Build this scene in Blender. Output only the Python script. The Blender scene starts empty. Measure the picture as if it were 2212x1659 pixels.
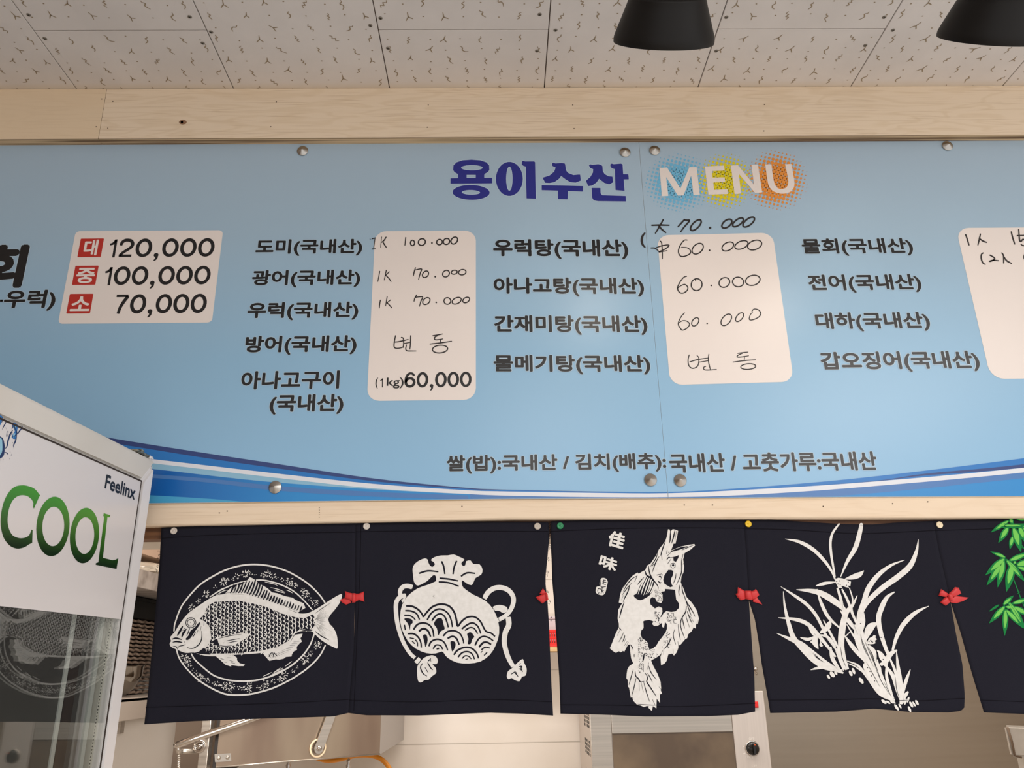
import bpy, bmesh, math, random
from mathutils import Vector, Matrix
from mathutils.geometry import tessellate_polygon
random.seed(7)
S = bpy.context.scene
COL = S.collection

# ------------------------------------------------------------------ camera, world, lights, exposure
CX, CY, F = 1106.0, 829.5, 1722.0
D, ZC = 1.2738, 1.55                       # distance to the sign wall (Y = 0), eye height
CAM = Vector((0, -D, ZC))
R = Matrix(((0.99979814, -0.00991717, 0.01747344),
            (-0.0131254, 0.3360649, 0.94174737),
            (-0.01521168, -0.94178662, 0.3358669)))
cam_data = bpy.data.cameras.new('camera')
cam_data.sensor_fit = 'HORIZONTAL'; cam_data.sensor_width = 36.0
cam_data.lens = 36.0 * F / 2212.0
cam_data.clip_start = 0.02
cam = bpy.data.objects.new('camera', cam_data); COL.objects.link(cam)
rx = R @ Vector((1, 0, 0)); up = R @ Vector((0, -1, 0)); bk = R @ Vector((0, 0, -1))
cam.matrix_world = Matrix(((rx.x, up.x, bk.x, CAM.x), (rx.y, up.y, bk.y, CAM.y), (rx.z, up.z, bk.z, CAM.z), (0, 0, 0, 1)))
S.camera = cam
S.view_settings.view_transform = 'Standard'; S.view_settings.look = 'None'
S.view_settings.gamma = 1.0; S.view_settings.exposure = 0.22
S.view_settings.use_curve_mapping = False

W = bpy.data.worlds.new('daylight'); S.world = W; W.use_nodes = True
W.node_tree.nodes['Background'].inputs[0].default_value = (1.0, 0.985, 0.975, 1)
W.node_tree.nodes['Background'].inputs[1].default_value = 0.88

def area(name, loc, target, sx, sy, watts, color=(1, 0.955, 0.92)):
    l = bpy.data.lights.new(name, 'AREA'); l.shape = 'RECTANGLE'; l.size = sx; l.size_y = sy
    l.energy = watts; l.color = color
    o = bpy.data.objects.new(name, l); COL.objects.link(o); o.location = loc
    if target: o.rotation_euler = (Vector(target) - Vector(loc)).to_track_quat('-Z', 'Y').to_euler()
    return o
area('ceiling_panel_right', (1.55, -2.2, 2.57), None, 0.9, 1.7, 35)
area('ceiling_tube_middle', (0.25, -2.5, 2.57), None, 0.5, 1.3, 17)
area('ceiling_tube_left', (-0.9, -2.3, 2.56), (-0.9, -2.2, 0), 1.2, 0.35, 3)
area('kitchen_tube', (0.35, 0.85, 2.40), None, 2.6, 0.25, 27, (1, 0.94, 0.88))
area('kitchen_fill_light', (-0.6, 0.34, 1.5), (-1.35, 1.93, 1.2), 0.3, 0.08, 7, (1, 0.94, 0.88))  # unseen fill light, added to brighten the lower left kitchen wall

# ------------------------------------------------------------------ helpers
def lin(c):
    out = []
    for v in c:
        v = v / 255.0
        out.append(v / 12.92 if v <= 0.04045 else ((v + 0.055) / 1.055) ** 2.4)
    return tuple(out) + (1.0,)

def mat(name, rgb, rough=0.5, metal=0.0, spec=0.5, srgb=True, **kw):
    m = bpy.data.materials.new(name); m.use_nodes = True
    b = m.node_tree.nodes['Principled BSDF']
    b.inputs['Base Color'].default_value = lin(rgb) if srgb else tuple(rgb) + (1.0,)
    b.inputs['Roughness'].default_value = rough; b.inputs['Metallic'].default_value = metal
    b.inputs['Specular IOR Level'].default_value = spec
    for k, v in kw.items():
        b.inputs[k].default_value = v
    return m

def nodes(m):
    nt = m.node_tree
    return nt, nt.nodes['Principled BSDF'], (lambda t: nt.nodes.new(t)), nt.links

def noise_color(m, c1, c2, scale=(30, 30, 30), detail=4, lo=0.35, hi=0.65, bump=0.0, rough_var=None):
    nt, b, N, L = nodes(m)
    tc = N('ShaderNodeTexCoord'); mp = N('ShaderNodeMapping'); mp.inputs['Scale'].default_value = scale
    nz = N('ShaderNodeTexNoise'); nz.inputs['Scale'].default_value = 1.0; nz.inputs['Detail'].default_value = detail
    cr = N('ShaderNodeValToRGB'); cr.color_ramp.elements[0].position = lo; cr.color_ramp.elements[1].position = hi
    cr.color_ramp.elements[0].color = lin(c1); cr.color_ramp.elements[1].color = lin(c2)
    L.new(tc.outputs['Object'], mp.inputs[0]); L.new(mp.outputs[0], nz.inputs[0]); L.new(nz.outputs[0], cr.inputs[0])
    L.new(cr.outputs[0], b.inputs['Base Color'])
    if bump:
        bp = N('ShaderNodeBump'); bp.inputs['Strength'].default_value = bump; bp.inputs['Distance'].default_value = 0.002
        L.new(nz.outputs[0], bp.inputs['Height']); L.new(bp.outputs[0], b.inputs['Normal'])
    if rough_var:
        mr = N('ShaderNodeMapRange'); mr.inputs[3].default_value = rough_var[0]; mr.inputs[4].default_value = rough_var[1]
        L.new(nz.outputs[0], mr.inputs[0]); L.new(mr.outputs[0], b.inputs['Roughness'])
    return m

def tag(o, label=None, cat=None, group=None, kind=None):
    if label: o['label'] = label
    if cat: o['category'] = cat
    if group: o['group'] = group
    if kind: o['kind'] = kind
    return o

def link(name, bm, mats, parent=None, smooth=False, thick=0):
    me = bpy.data.meshes.new(name)
    bmesh.ops.recalc_face_normals(bm, faces=bm.faces)
    if smooth:
        for f in bm.faces: f.smooth = True
    bm.to_mesh(me); bm.free()
    for m in (mats if isinstance(mats, (list, tuple)) else [mats]): me.materials.append(m)
    o = bpy.data.objects.new(name, me); COL.objects.link(o)
    if parent: o.parent = parent
    return o

def empty(name, loc, parent=None):
    o = bpy.data.objects.new(name, None); COL.objects.link(o); o.location = loc; o.empty_display_size = 0.05
    if parent: o.parent = parent
    return o

def adopt(child, root):
    """parent built in world coordinates to a root that sits at its own base"""
    child.parent = root
    child.matrix_parent_inverse = Matrix.Translation(-Vector(root.location))

def ray(px, py):
    return R @ Vector((px - CX, py - CY, F))
def at(px, py, Y=0.0):
    """the point of the upright plane at depth Y that the photograph shows at pixel px, py"""
    v = ray(px, py); return CAM + v * ((Y + D) / v.y)
def zoom(ox, oy, s):
    """reads coordinates noted from an enlarged crop (origin ox, oy, enlargement s)"""
    return lambda pts: [(ox + p[0] / s, oy + p[1] / s) for p in pts]

def add_box(bm, lo, hi, bevel=0.0, seg=2, mi=0, rot=None):
    r = bmesh.ops.create_cube(bm, size=1.0)
    vs = r['verts']; lo = Vector(lo); hi = Vector(hi)
    for v in vs:
        v.co = Vector(((lo.x + hi.x) / 2 + v.co.x * (hi.x - lo.x), (lo.y + hi.y) / 2 + v.co.y * (hi.y - lo.y), (lo.z + hi.z) / 2 + v.co.z * (hi.z - lo.z)))
    fs = set(f for v in vs for f in v.link_faces)
    for f in fs: f.material_index = mi
    if bevel:
        es = list(set(e for v in vs for e in v.link_edges))
        r2 = bmesh.ops.bevel(bm, geom=es, offset=bevel, segments=seg, affect='EDGES', profile=0.5)
        for f in r2['faces']: f.material_index = mi
    return vs

def box(name, lo, hi, m, parent=None, bevel=0.0, seg=2):
    bm = bmesh.new(); add_box(bm, lo, hi, bevel, seg); return link(name, bm, m, parent)

def frame_of(axis):
    a = Vector(axis).normalized()
    u = a.orthogonal().normalized(); return a, u, a.cross(u)

def add_lathe(bm, prof, origin, axis, seg=32, mi=0, cap=True):
    """prof: list of (radius, height along axis)"""
    a, u, w = frame_of(axis); o = Vector(origin); rings = []
    for r, h in prof:
        if r < 1e-6: rings.append([bm.verts.new(o + a * h)])
        else: rings.append([bm.verts.new(o + a * h + (u * math.cos(2 * math.pi * i / seg) + w * math.sin(2 * math.pi * i / seg)) * r) for i in range(seg)])
    for A, B in zip(rings, rings[1:]):
        for i in range(seg):
            j = (i + 1) % seg
            if len(A) == 1 and len(B) == 1: continue
            if len(A) == 1: f = bm.faces.new((A[0], B[i], B[j]))
            elif len(B) == 1: f = bm.faces.new((A[i], A[j], B[0]))
            else: f = bm.faces.new((A[i], A[j], B[j], B[i]))
            f.material_index = mi; f.smooth = True
    return rings

def add_tube(bm, pts, rad, seg=10, mi=0, cap=True):
    pts = [Vector(p) for p in pts]; rings = []
    n = len(pts); u = None
    for i, p in enumerate(pts):
        t = (pts[min(i + 1, n - 1)] - pts[max(i - 1, 0)]).normalized()
        if u is None: u = t.orthogonal().normalized()
        u = (u - t * u.dot(t)).normalized(); w = t.cross(u)
        r = rad[i] if isinstance(rad, (list, tuple)) else rad
        rings.append([bm.verts.new(p + (u * math.cos(2 * math.pi * k / seg) + w * math.sin(2 * math.pi * k / seg)) * r) for k in range(seg)])
    for A, B in zip(rings, rings[1:]):
        for k in range(seg):
            f = bm.faces.new((A[k], A[(k + 1) % seg], B[(k + 1) % seg], B[k])); f.smooth = True; f.material_index = mi
    if cap:
        bm.faces.new(rings[0][::-1]).material_index = mi; bm.faces.new(rings[-1]).material_index = mi

def spline(pts, n=6, closed=False):
    """Catmull-Rom through the points"""
    P = [Vector((p[0], p[1])) for p in pts]; m = len(P); out = []
    segs = m if closed else m - 1
    for i in range(segs):
        if closed: a, b, c, d = P[(i - 1) % m], P[i], P[(i + 1) % m], P[(i + 2) % m]
        else: a, b, c, d = P[max(i - 1, 0)], P[i], P[i + 1], P[min(i + 2, m - 1)]
        for k in range(n):
            t = k / n
            out.append(0.5 * ((2 * b) + (c - a) * t + (2 * a - 5 * b + 4 * c - d) * t * t + (3 * b - a - 3 * c + d) * t ** 3))
    if not closed: out.append(P[-1])
    return [(v.x, v.y) for v in out]

def ell(cx, cy, a, b, rot=0, n=20):
    c, s = math.cos(math.radians(rot)), math.sin(math.radians(rot))
    return [(cx + a * math.cos(2 * math.pi * i / n) * c - b * math.sin(2 * math.pi * i / n) * s,
             cy + a * math.cos(2 * math.pi * i / n) * s + b * math.sin(2 * math.pi * i / n) * c) for i in range(n)]

def inside(p, poly):
    x, y = p; r = False
    for i in range(len(poly)):
        x1, y1 = poly[i]; x2, y2 = poly[i - 1]
        if (y1 > y) != (y2 > y) and x < (x2 - x1) * (y - y1) / (y2 - y1) + x1: r = not r
    return r

# text outlines from Blender's own font, as flat triangles normalised to the ink box
_text_cache = {}
def text_mesh(s, bold=0.0, shear=0.0):
    key = (s, bold, shear)
    if key not in _text_cache:
        cu = bpy.data.curves.new('lettering_source', 'FONT'); cu.body = s; cu.size = 1.0; cu.resolution_u = 4
        cu.offset = bold; cu.shear = shear
        ob = bpy.data.objects.new('lettering_source', cu); COL.objects.link(ob)
        bpy.context.view_layer.update()
        dg = bpy.context.evaluated_depsgraph_get()
        me = bpy.data.meshes.new_from_object(ob.evaluated_get(dg))
        vs = [(v.co.x, v.co.y) for v in me.vertices]; fs = [tuple(p.vertices) for p in me.polygons]
        bpy.data.objects.remove(ob); bpy.data.curves.remove(cu); bpy.data.meshes.remove(me)
        x0 = min(v[0] for v in vs); x1 = max(v[0] for v in vs); y0 = min(v[1] for v in vs); y1 = max(v[1] for v in vs)
        _text_cache[key] = ([((x - x0) / (x1 - x0), (y - y0) / (y1 - y0)) for x, y in vs], fs)
    return _text_cache[key]

class Print:
    """flat ink lying on a surface: to_plane turns a pixel into plane coordinates (s, z), lay puts (s, z, lift) into space"""
    def __init__(self, to_plane, lay, step=0.00006, base=0.0003):
        self.tp, self.lay, self.step, self.base = to_plane, lay, step, base
        self.items = []; self.mats = []; self.layer = 0
    def mi(self, m):
        if m not in self.mats: self.mats.append(m)
        return self.mats.index(m)
    def raw(self, verts, faces, m):
        self.items.append((verts, faces, self.mi(m), self.layer))
    def poly(self, pts, m, smooth=0, holes=(), plane=False):
        if smooth: pts = spline(pts, smooth, True)
        loops = [pts] + list(holes)
        if not plane: loops = [[self.tp(*p) for p in l] for l in loops]
        allv = [v for l in loops for v in l]
        tris = tessellate_polygon([[Vector((v[0], v[1], 0)) for v in l] for l in loops])
        self.raw(allv, [tuple(t) for t in tris], m)
    def stroke(self, pts, w, m, smooth=5, t0=1.0, t1=1.0, closed=False, px=True, mid=0.5):
        """t0, t1: width share at the ends, fullest at mid"""
        if smooth and len(pts) > 2: pts = spline(pts, smooth, closed)
        if closed: pts = pts + [pts[0]]
        n = len(pts); L = []; Rr = []
        acc = [0]
        for a, b in zip(pts, pts[1:]): acc.append(acc[-1] + math.hypot(b[0] - a[0], b[1] - a[1]))
        tot = acc[-1] or 1
        for i in range(n):
            if closed: a, b = pts[i - 1 if i else n - 2], pts[i + 1 if i < n - 1 else 1]
            else: a, b = pts[max(i - 1, 0)], pts[min(i + 1, n - 1)]
            dx, dy = b[0] - a[0], b[1] - a[1]; l = math.hypot(dx, dy) or 1
            u = acc[i] / tot
            k = t0 + (1 - t0) * math.sin(min(u / mid, 1) * math.pi / 2) if u < mid else t1 + (1 - t1) * math.sin(min((1 - u) / (1 - mid), 1) * math.pi / 2)
            h = w * k / 2
            L.append((pts[i][0] - dy / l * h, pts[i][1] + dx / l * h)); Rr.append((pts[i][0] + dy / l * h, pts[i][1] - dx / l * h))
        vs = [self.tp(*p) for p in L + Rr]
        self.raw(vs, [(i, i + 1, n + i + 1, n + i) for i in range(n - 1)], m)
        if t0 >= 0.8 and not closed and w > 2: self.disc(pts[0][0], pts[0][1], w * t0 / 2, m, 10)
        if t1 >= 0.8 and not closed and w > 2: self.disc(pts[-1][0], pts[-1][1], w * t1 / 2, m, 10)
    def disc(self, x, y, r, m, n=12, ry=None, rot=0):
        p = ell(x, y, r, ry or r, rot, n)
        self.raw([self.tp(*q) for q in p], [tuple(range(n))], m)
    def text(self, s, Lp, Rp, Tp, Bp, m, bold=0.0, slope=0.0, shear=0.0, grow=0.0, rot=0.0):
        """the ink box runs from the pixel Lp to Rp sideways and from Bp to Tp upwards; slope is a rise per length"""
        vs, fs = text_mesh(s, 0.0, shear)
        x0, x1 = self.tp(*Lp)[0] - grow, self.tp(*Rp)[0] + grow; z0, z1 = self.tp(*Bp)[1] - grow, self.tp(*Tp)[1] + grow
        hh = (z1 - z0) - abs(slope) * (x1 - x0); e = bold * hh                # the stroke is fattened by overlapping copies
        zc = (z0 + z1) / 2; xc = (x0 + x1) / 2
        steps = [(0, 0)] if not bold else [(math.cos(k * math.pi / 4) * e, math.sin(k * math.pi / 4) * e) for k in range(8)]
        for ox, oz in steps:
            pts = []
            for x, y in vs:
                X = x0 + e + x * (x1 - x0 - 2 * e) + ox; Z = zc + (y - 0.5) * (hh - 2 * e) + slope * (X - xc) + oz
                if rot:
                    dx, dz = X - xc, Z - zc; c, q = math.cos(rot), math.sin(rot)
                    X, Z = xc + dx * c - dz * q, zc + dx * q + dz * c
                pts.append((X, Z))
            self.raw(pts, fs, m); self.layer += 0.3 if bold else 0
    def next(self): self.layer += 1
    def build(self, name, parent=None, cut=None):
        bm = bmesh.new()
        lay_id = bm.verts.layers.float.new('lay')
        for verts, faces, mi, ly in self.items:
            V = []
            for s, z in verts:
                v = bm.verts.new((s, 0, z)); v[lay_id] = ly; V.append(v)
            for f in faces:
                if len(set(f)) < 3: continue
                try: bm.faces.new([V[i] for i in f]).material_index = mi
                except ValueError: pass
        if cut:
            xs = [v.co.x for v in bm.verts]; zs = [v.co.z for v in bm.verts]
            k = math.ceil(min(xs) / cut)
            while k * cut < max(xs):
                bmesh.ops.bisect_plane(bm, geom=bm.verts[:] + bm.edges[:] + bm.faces[:], plane_co=(k * cut, 0, 0), plane_no=(1, 0, 0)); k += 1
            k = math.ceil(min(zs) / cut)
            while k * cut < max(zs):
                bmesh.ops.bisect_plane(bm, geom=bm.verts[:] + bm.edges[:] + bm.faces[:], plane_co=(0, 0, k * cut), plane_no=(0, 0, 1)); k += 1
            for f in bm.faces:                                   # cut points take the layer of their face
                ly = max(v[lay_id] for v in f.verts)
                for v in f.verts: v[lay_id] = ly
        for v in bm.verts:
            v.co = self.lay(v.co.x, v.co.z, self.base + v[lay_id] * self.step)
        me = bpy.data.meshes.new(name); bm.to_mesh(me); bm.free()
        for m in self.mats: me.materials.append(m)
        o = bpy.data.objects.new(name, me); COL.objects.link(o)
        if parent: o.parent = parent
        return o

def wall_plane(Y):
    def tp(px, py):
        p = at(px, py, Y); return (p.x, p.z)
    return tp
SIGN = wall_plane(0.0)
def sign_lay(x, z, lift): return Vector((x, -lift, z))
def sign_print(): return Print(SIGN, sign_lay)

# ------------------------------------------------------------------ materials
M = {}
M['tile'] = noise_color(mat('ceiling_tile_paint', (220, 213, 208), 0.75, spec=0.2), (217, 210, 205), (224, 217, 212), (9, 9, 9), 3)
nt, b, N, L = nodes(M['tile'])                       # yellowish stain where the tiles meet the wall
base = b.inputs['Base Color'].links[0].from_socket
tc = N('ShaderNodeTexCoord'); sx = N('ShaderNodeSeparateXYZ'); mr = N('ShaderNodeMapRange'); mx = N('ShaderNodeMix'); mx.data_type = 'RGBA'
mr.inputs[1].default_value = -0.035; mr.inputs[2].default_value = -0.012; mr.inputs[4].default_value = 0.55
L.new(tc.outputs['Object'], sx.inputs[0]); L.new(sx.outputs[1], mr.inputs[0]); L.new(mr.outputs[0], mx.inputs[0])
L.new(base, mx.inputs[6]); mx.inputs[7].default_value = lin((208, 186, 148)); L.new(mx.outputs[2], b.inputs['Base Color'])
M['joint'] = mat('tile_joint_dark', (92, 74, 60), 0.9)
M['fissure'] = mat('tile_fissure', (156, 138, 114), 0.9, spec=0.1)
M['screw'] = mat('screw_steel', (128, 120, 108), 0.55, 0.3)
M['screw_slot'] = mat('screw_slot', (50, 44, 38), 0.8)

def pine(name, c1, c2, c3, grain=1.0, ringscale=3.0):
    m = mat(name, c1, 0.55, spec=0.3)
    nt, b, N, L = nodes(m)
    tc = N('ShaderNodeTexCoord'); mp = N('ShaderNodeMapping'); mp.inputs['Scale'].default_value = (1.3, 3.0, 9.0)
    nz = N('ShaderNodeTexNoise'); nz.inputs['Scale'].default_value = ringscale; nz.inputs['Detail'].default_value = 2; nz.inputs['Distortion'].default_value = 0.6
    wv = N('ShaderNodeMath'); wv.operation = 'MULTIPLY'; wv.inputs[1].default_value = 46.0
    sn = N('ShaderNodeMath'); sn.operation = 'SINE'
    mp2 = N('ShaderNodeMapping'); mp2.inputs['Scale'].default_value = (9, 60, 420)
    n2 = N('ShaderNodeTexNoise'); n2.inputs['Scale'].default_value = 1.0; n2.inputs['Detail'].default_value = 3
    L.new(tc.outputs['Object'], mp.inputs[0]); L.new(mp.outputs[0], nz.inputs[0]); L.new(nz.outputs[0], wv.inputs[0]); L.new(wv.outputs[0], sn.inputs[0])
    L.new(tc.outputs['Object'], mp2.inputs[0]); L.new(mp2.outputs[0], n2.inputs[0])
    r1 = N('ShaderNodeMapRange'); r1.inputs[1].default_value = 0.1; r1.inputs[2].default_value = 1.0; r1.inputs[4].default_value = 0.5 * grain
    L.new(sn.outputs[0], r1.inputs[0])
    x1 = N('ShaderNodeMix'); x1.data_type = 'RGBA'; x1.inputs[6].default_value = lin(c1); x1.inputs[7].default_value = lin(c2)
    L.new(r1.outputs[0], x1.inputs[0])
    r2 = N('ShaderNodeMapRange'); r2.inputs[1].default_value = 0.56; r2.inputs[2].default_value = 0.74; r2.inputs[4].default_value = 0.75 * grain
    L.new(n2.outputs[0], r2.inputs[0])
    x2 = N('ShaderNodeMix'); x2.data_type = 'RGBA'; x2.inputs[7].default_value = lin(c3)
    L.new(r2.outputs[0], x2.inputs[0]); L.new(x1.outputs[2], x2.inputs[6]); L.new(x2.outputs[2], b.inputs['Base Color'])
    return m
M['pine'] = pine('plywood_face', (240, 220, 194), (228, 205, 174), (206, 178, 144))
M['pine_left'] = pine('plywood_face_sanded', (236, 213, 182), (229, 204, 171), (216, 190, 156), 0.5)
M['pine_rail'] = pine('whitewashed_pine', (240, 219, 193), (233, 210, 182), (216, 190, 158), 0.8)
M['ply_edge'] = noise_color(mat('plywood_edge', (180, 150, 112), 0.8), (112, 84, 58), (214, 186, 148), (3, 260, 60), 2, 0.4, 0.6)
M['pine_back'] = mat('pine_backing', (226, 198, 164), 0.7)
M['brown'] = noise_color(mat('dark_stained_board', (96, 62, 42), 0.6), (74, 46, 30), (128, 88, 58), (8, 40, 130), 4)
M['nail'] = mat('nail_hole', (96, 76, 58), 0.9)
M['knot'] = mat('wood_knot', (150, 112, 84), 0.8)
M['knot_ring'] = mat('wood_knot_ring', (190, 158, 124), 0.8)
M['wall'] = mat('wall_paint', (222, 212, 200), 0.8, spec=0.2)
M['floor'] = noise_color(mat('floor_tile', (214, 206, 196), 0.5), (208, 200, 190), (220, 212, 202), (3, 3, 3))

# ------------------------------------------------------------------ ceiling
ZT = ZC + 1.0552
tw = 0.2983; x0 = -0.80
bm = bmesh.new()
for i in range(-5, 9):
    xa, xb = x0 + i * tw, x0 + (i + 1) * tw
    yj = -0.1655 if i % 2 == 0 else -0.4655
    ys = [0.03] + [yj - 0.6 * k for k in range(0, 7)]
    for ya, yb in zip(ys[1:], ys):
        add_box(bm, (xa + 0.0009, ya + 0.0008, ZT), (xb - 0.0009, yb - 0.0008, ZT + 0.009), 0.0006, 1)
ceiling = link('ceiling', bm, M['tile']); tag(ceiling, kind='structure')
bk_ = box('ceiling_joint', (-2.4, -4.1, ZT + 0.004), (2.4, 0.03, ZT + 0.02), M['joint'], ceiling)
def ceil_lay(x, y, lift): return Vector((x, y, ZT - lift))
fp = Print(lambda x, y: (x, y), ceil_lay, 0.00004, 0.0003)
rng = random.Random(3)
def squiggle(x, y):
    k = rng.choice('SSSZZYCY'); l = rng.uniform(0.015, 0.021); a = rng.gauss(0, 0.35); c, s = math.cos(a), math.sin(a)
    def T(p): return (x + (p[0] * c - p[1] * s) * l, y + (p[0] * s + p[1] * c) * l)
    w = 0.0021
    fl = rng.choice((-1, 1))
    if k == 'S': fp.stroke([T(p) for p in ((-.18 * fl, .5), (.02, .28), (.08 * fl, .05), (-.1 * fl, -.15), (.12 * fl, -.32), (.1 * fl, -.5))], w, M['fissure'], 3, .5, .5)
    if k == 'Z': fp.stroke([T(p) for p in ((.1 * fl, .5), (-.12 * fl, .25), (.15 * fl, .12), (-.1 * fl, -.12), (.16 * fl, -.25), (.05, -.5))], w, M['fissure'], 2, .5, .5)
    if k == 'C': fp.stroke([T(p) for p in ((.2 * fl, .5), (-.05 * fl, .3), (-.1 * fl, 0), (.1 * fl, -.2), (.05, -.5))], w, M['fissure'], 3, .5, .5)
    if k == 'Y':
        fp.stroke([T(p) for p in ((-.3, .4), (-.1, .12), (0, 0), (.05, -.5))], w, M['fissure'], 3, .5, .5)
        fp.stroke([T(p) for p in ((.35, .3), (.12, .1), (0, 0))], w, M['fissure'], 3, .5, .6)
for i in range(-5, 9):
    xa = x0 + i * tw
    yj = -0.1655 if i % 2 == 0 else -0.4655
    nx = 9; pit = tw / nx
    for r in range(0, 62):
        y = -0.012 - r * 0.0265
        if y < -1.3: break
        for k in range(nx):
            px_, py_ = xa + (k + 0.5) * pit + rng.gauss(0, 0.0028), y + rng.gauss(0, 0.0028)
            dj = abs((py_ - yj + 0.3) % 0.6 - 0.3)
            if dj < 0.010 or py_ > -0.008: continue
            if (k + r + i) % 2 == 0: 
                if dj > 0.013: squiggle(px_, py_)
            elif rng.random() < 0.85: fp.disc(px_, py_, 0.0017, M['fissure'], 7, 0.0012)
fpo = fp.build('fissure_pattern', ceiling)
for px, py in ((62, 32), (410, 36), (97, 83), (438, 93), (456, 69), (800, 55), (822, 39), (838, 104), (1166, 31), (1160, 110), (1200, 65), (1569, 37), (1547, 110), (1910, 37), (1869, 98), (1929, 65)):
    v = ray(px, py); p = CAM + v * ((ZT - ZC) / v.z)
    bm = bmesh.new()
    add_lathe(bm, [(0.0036, -0.001), (0.0036, 0.0004), (0.0026, 0.0011), (0, 0.0013)], p, (0, 0, -1), 14)
    a = rng.uniform(0, 1.5)
    for q in (0, math.pi / 2):
        c, s = math.cos(a + q) * 0.0023, math.sin(a + q) * 0.0023; n = Vector((-s, c, 0)) * 0.2
        z = -0.0015
        vs = [bm.verts.new(p + Vector((c, s, z)) + n), bm.verts.new(p + Vector((c, s, z)) - n), bm.verts.new(p + Vector((-c, -s, z)) - n), bm.verts.new(p + Vector((-c, -s, z)) + n)]
        bm.faces.new(vs).material_index = 1
    link('screw', bm, [M['screw'], M['screw_slot']], ceiling)

# ------------------------------------------------------------------ front wall, trims
zr = at(1100, 1122, 0.006).z                     # rail underside
zb = at(330, 1165, 0.02).z                       # brown board underside
wf = box('wall_front', (-2.2, 0.05, zb + 0.004), (2.2, 0.16, ZT + 0.02), M['wall']); tag(wf, kind='structure')
wl = box('wall_counter', (-2.2, 0.05, 0), (2.2, 0.16, 1.0), M['wall']); tag(wl, kind='structure')
fl = box('floor', (-2.4, -4.1, -0.05), (2.4, 2.2, 0), M['floor']); tag(fl, kind='structure')
wh = box('wall_hall_left', (-2.5, -4.1, 0), (-2.4, 0.05, ZT + 0.02), mat('hall_wall_brown', (134, 112, 92), 0.7)); tag(wh, kind='structure')  # unseen wall, added to hold back ambient light from the left
zt = at(1106, 296, -0.018).z
def plyboard(name, xa_t, xa_b, xb_t, xb_b, face):
    bm = bmesh.new(); z1 = ZT - 0.0005; z0 = zt
    f = [Vector((xa_t, 0, z1)), Vector((xb_t, 0, z1)), Vector((xb_b, 0, z0)), Vector((xa_b, 0, z0))]
    A = [bm.verts.new(p + Vector((0, -0.018, 0))) for p in f]; B = [bm.verts.new(p + Vector((0, 0.0, 0))) for p in f]
    bm.faces.new(A); bm.faces.new(B[::-1])
    for i in range(4):
        j = (i + 1) % 4; q = bm.faces.new((A[i], B[i], B[j], A[j])); q.material_index = 1
    return link(name, bm, [face, M['ply_edge']])
xj_t, xj_b = at(230, 198, -0.018).x, at(215, 288, -0.018).x
t1 = plyboard('trim_1', -2.2, -2.2, xj_t - .0006, xj_b - .0006, M['pine_left']); tag(t1, kind='structure')
t2 = plyboard('trim_2', xj_t, xj_b, 2.2, 2.2, M['pine']); tag(t2, kind='structure')
kp = Print(wall_plane(-0.018), lambda x, z, l: Vector((x, -0.018 - l, z)))
K1 = zoom(0, 0, 2)
kp.poly(K1(ell(790, 528, 17, 10)), M['knot']); kp.disc(393, 264, 3, M['nail'])
for p in ((244, 219), (233, 277), (597, 220), (585, 274), (925, 227), (923, 275), (1651, 226), (1650, 283), (1240, 278), (1237, 227), (220, 214), (208, 274)):
    kp.disc(p[0], p[1], 1.3, M['nail'], 8)
kp.build('nail_mark', t2)
tb = box('trim_3', (-2.2, 0.0045, at(1100, 1100, 0.0045).z), (2.2, 0.03, ZT - 0.0005), M['pine_back']); tag(tb, kind='structure')
tb2 = box('wall_backing', (-2.2, 0.03, zb + 0.004), (2.2, 0.05, ZT - 0.001), M['pine_back']); tag(tb2, kind='structure')
bm = bmesh.new()                                     # rail under the signs, its lower edge a touch off level
za, zc_ = at(322, 1136, 0.002).z, at(2212, 1118, 0.002).z
xa, xb = at(322, 1136, 0.002).x, at(2212, 1118, 0.002).x
def railz(x):
    xm = at(1100, 1121, 0.002).x; zm = at(1100, 1121, 0.002).z
    return za + (zm - za) * (x - xa) / (xm - xa) if x < xm else zm + (zc_ - zm) * (x - xm) / (xb - xm)
xs = [-2.2, xa, -0.3, at(1100, 1121, 0.002).x, 0.5, xb, 2.2]
ztop = at(1100, 1076, 0.004).z + 0.0005
sec = []
for x in xs:
    z = railz(x)
    sec.append([bm.verts.new((x, y, q)) for y, q in ((0.0045, ztop - 0.004), (0.003, ztop - 0.009), (0.002, ztop - 0.011), (0.002, z + .002), (0.004, z), (0.0295, z), (0.0295, ztop - 0.004))])
for A, B in zip(sec, sec[1:]):
    for i in range(7):
        j = (i + 1) % 7; bm.faces.new((A[i], A[j], B[j], B[i]))
bm.faces.new(sec[0]); bm.faces.new(sec[-1][::-1])
rail = link('trim_4', bm, M['pine_rail']); tag(rail, kind='structure')
kp = Print(wall_plane(0.002), lambda x, z, l: Vector((x, 0.002 - l, z)))
for p in ((491, 1104), (998, 1094), (1539, 1091), (1928, 1088), (1778, 1094), (474, 1108), (1478, 1091), (2004, 1084)):
    kp.disc(p[0], p[1], 1.5, M['nail'], 8)
for k in range(5): kp.stroke([(689, 1097 + k * 5), (691, 1097 + k * 5)], 1.2, M['nail'], 0)
kp.build('nail_mark', rail)
bb = box('trim_5', (-2.2, 0.02, zb), (2.2, 0.05, zr - 0.0005 + 0.004), M['brown'], bevel=0.001); tag(bb, kind='structure')

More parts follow.
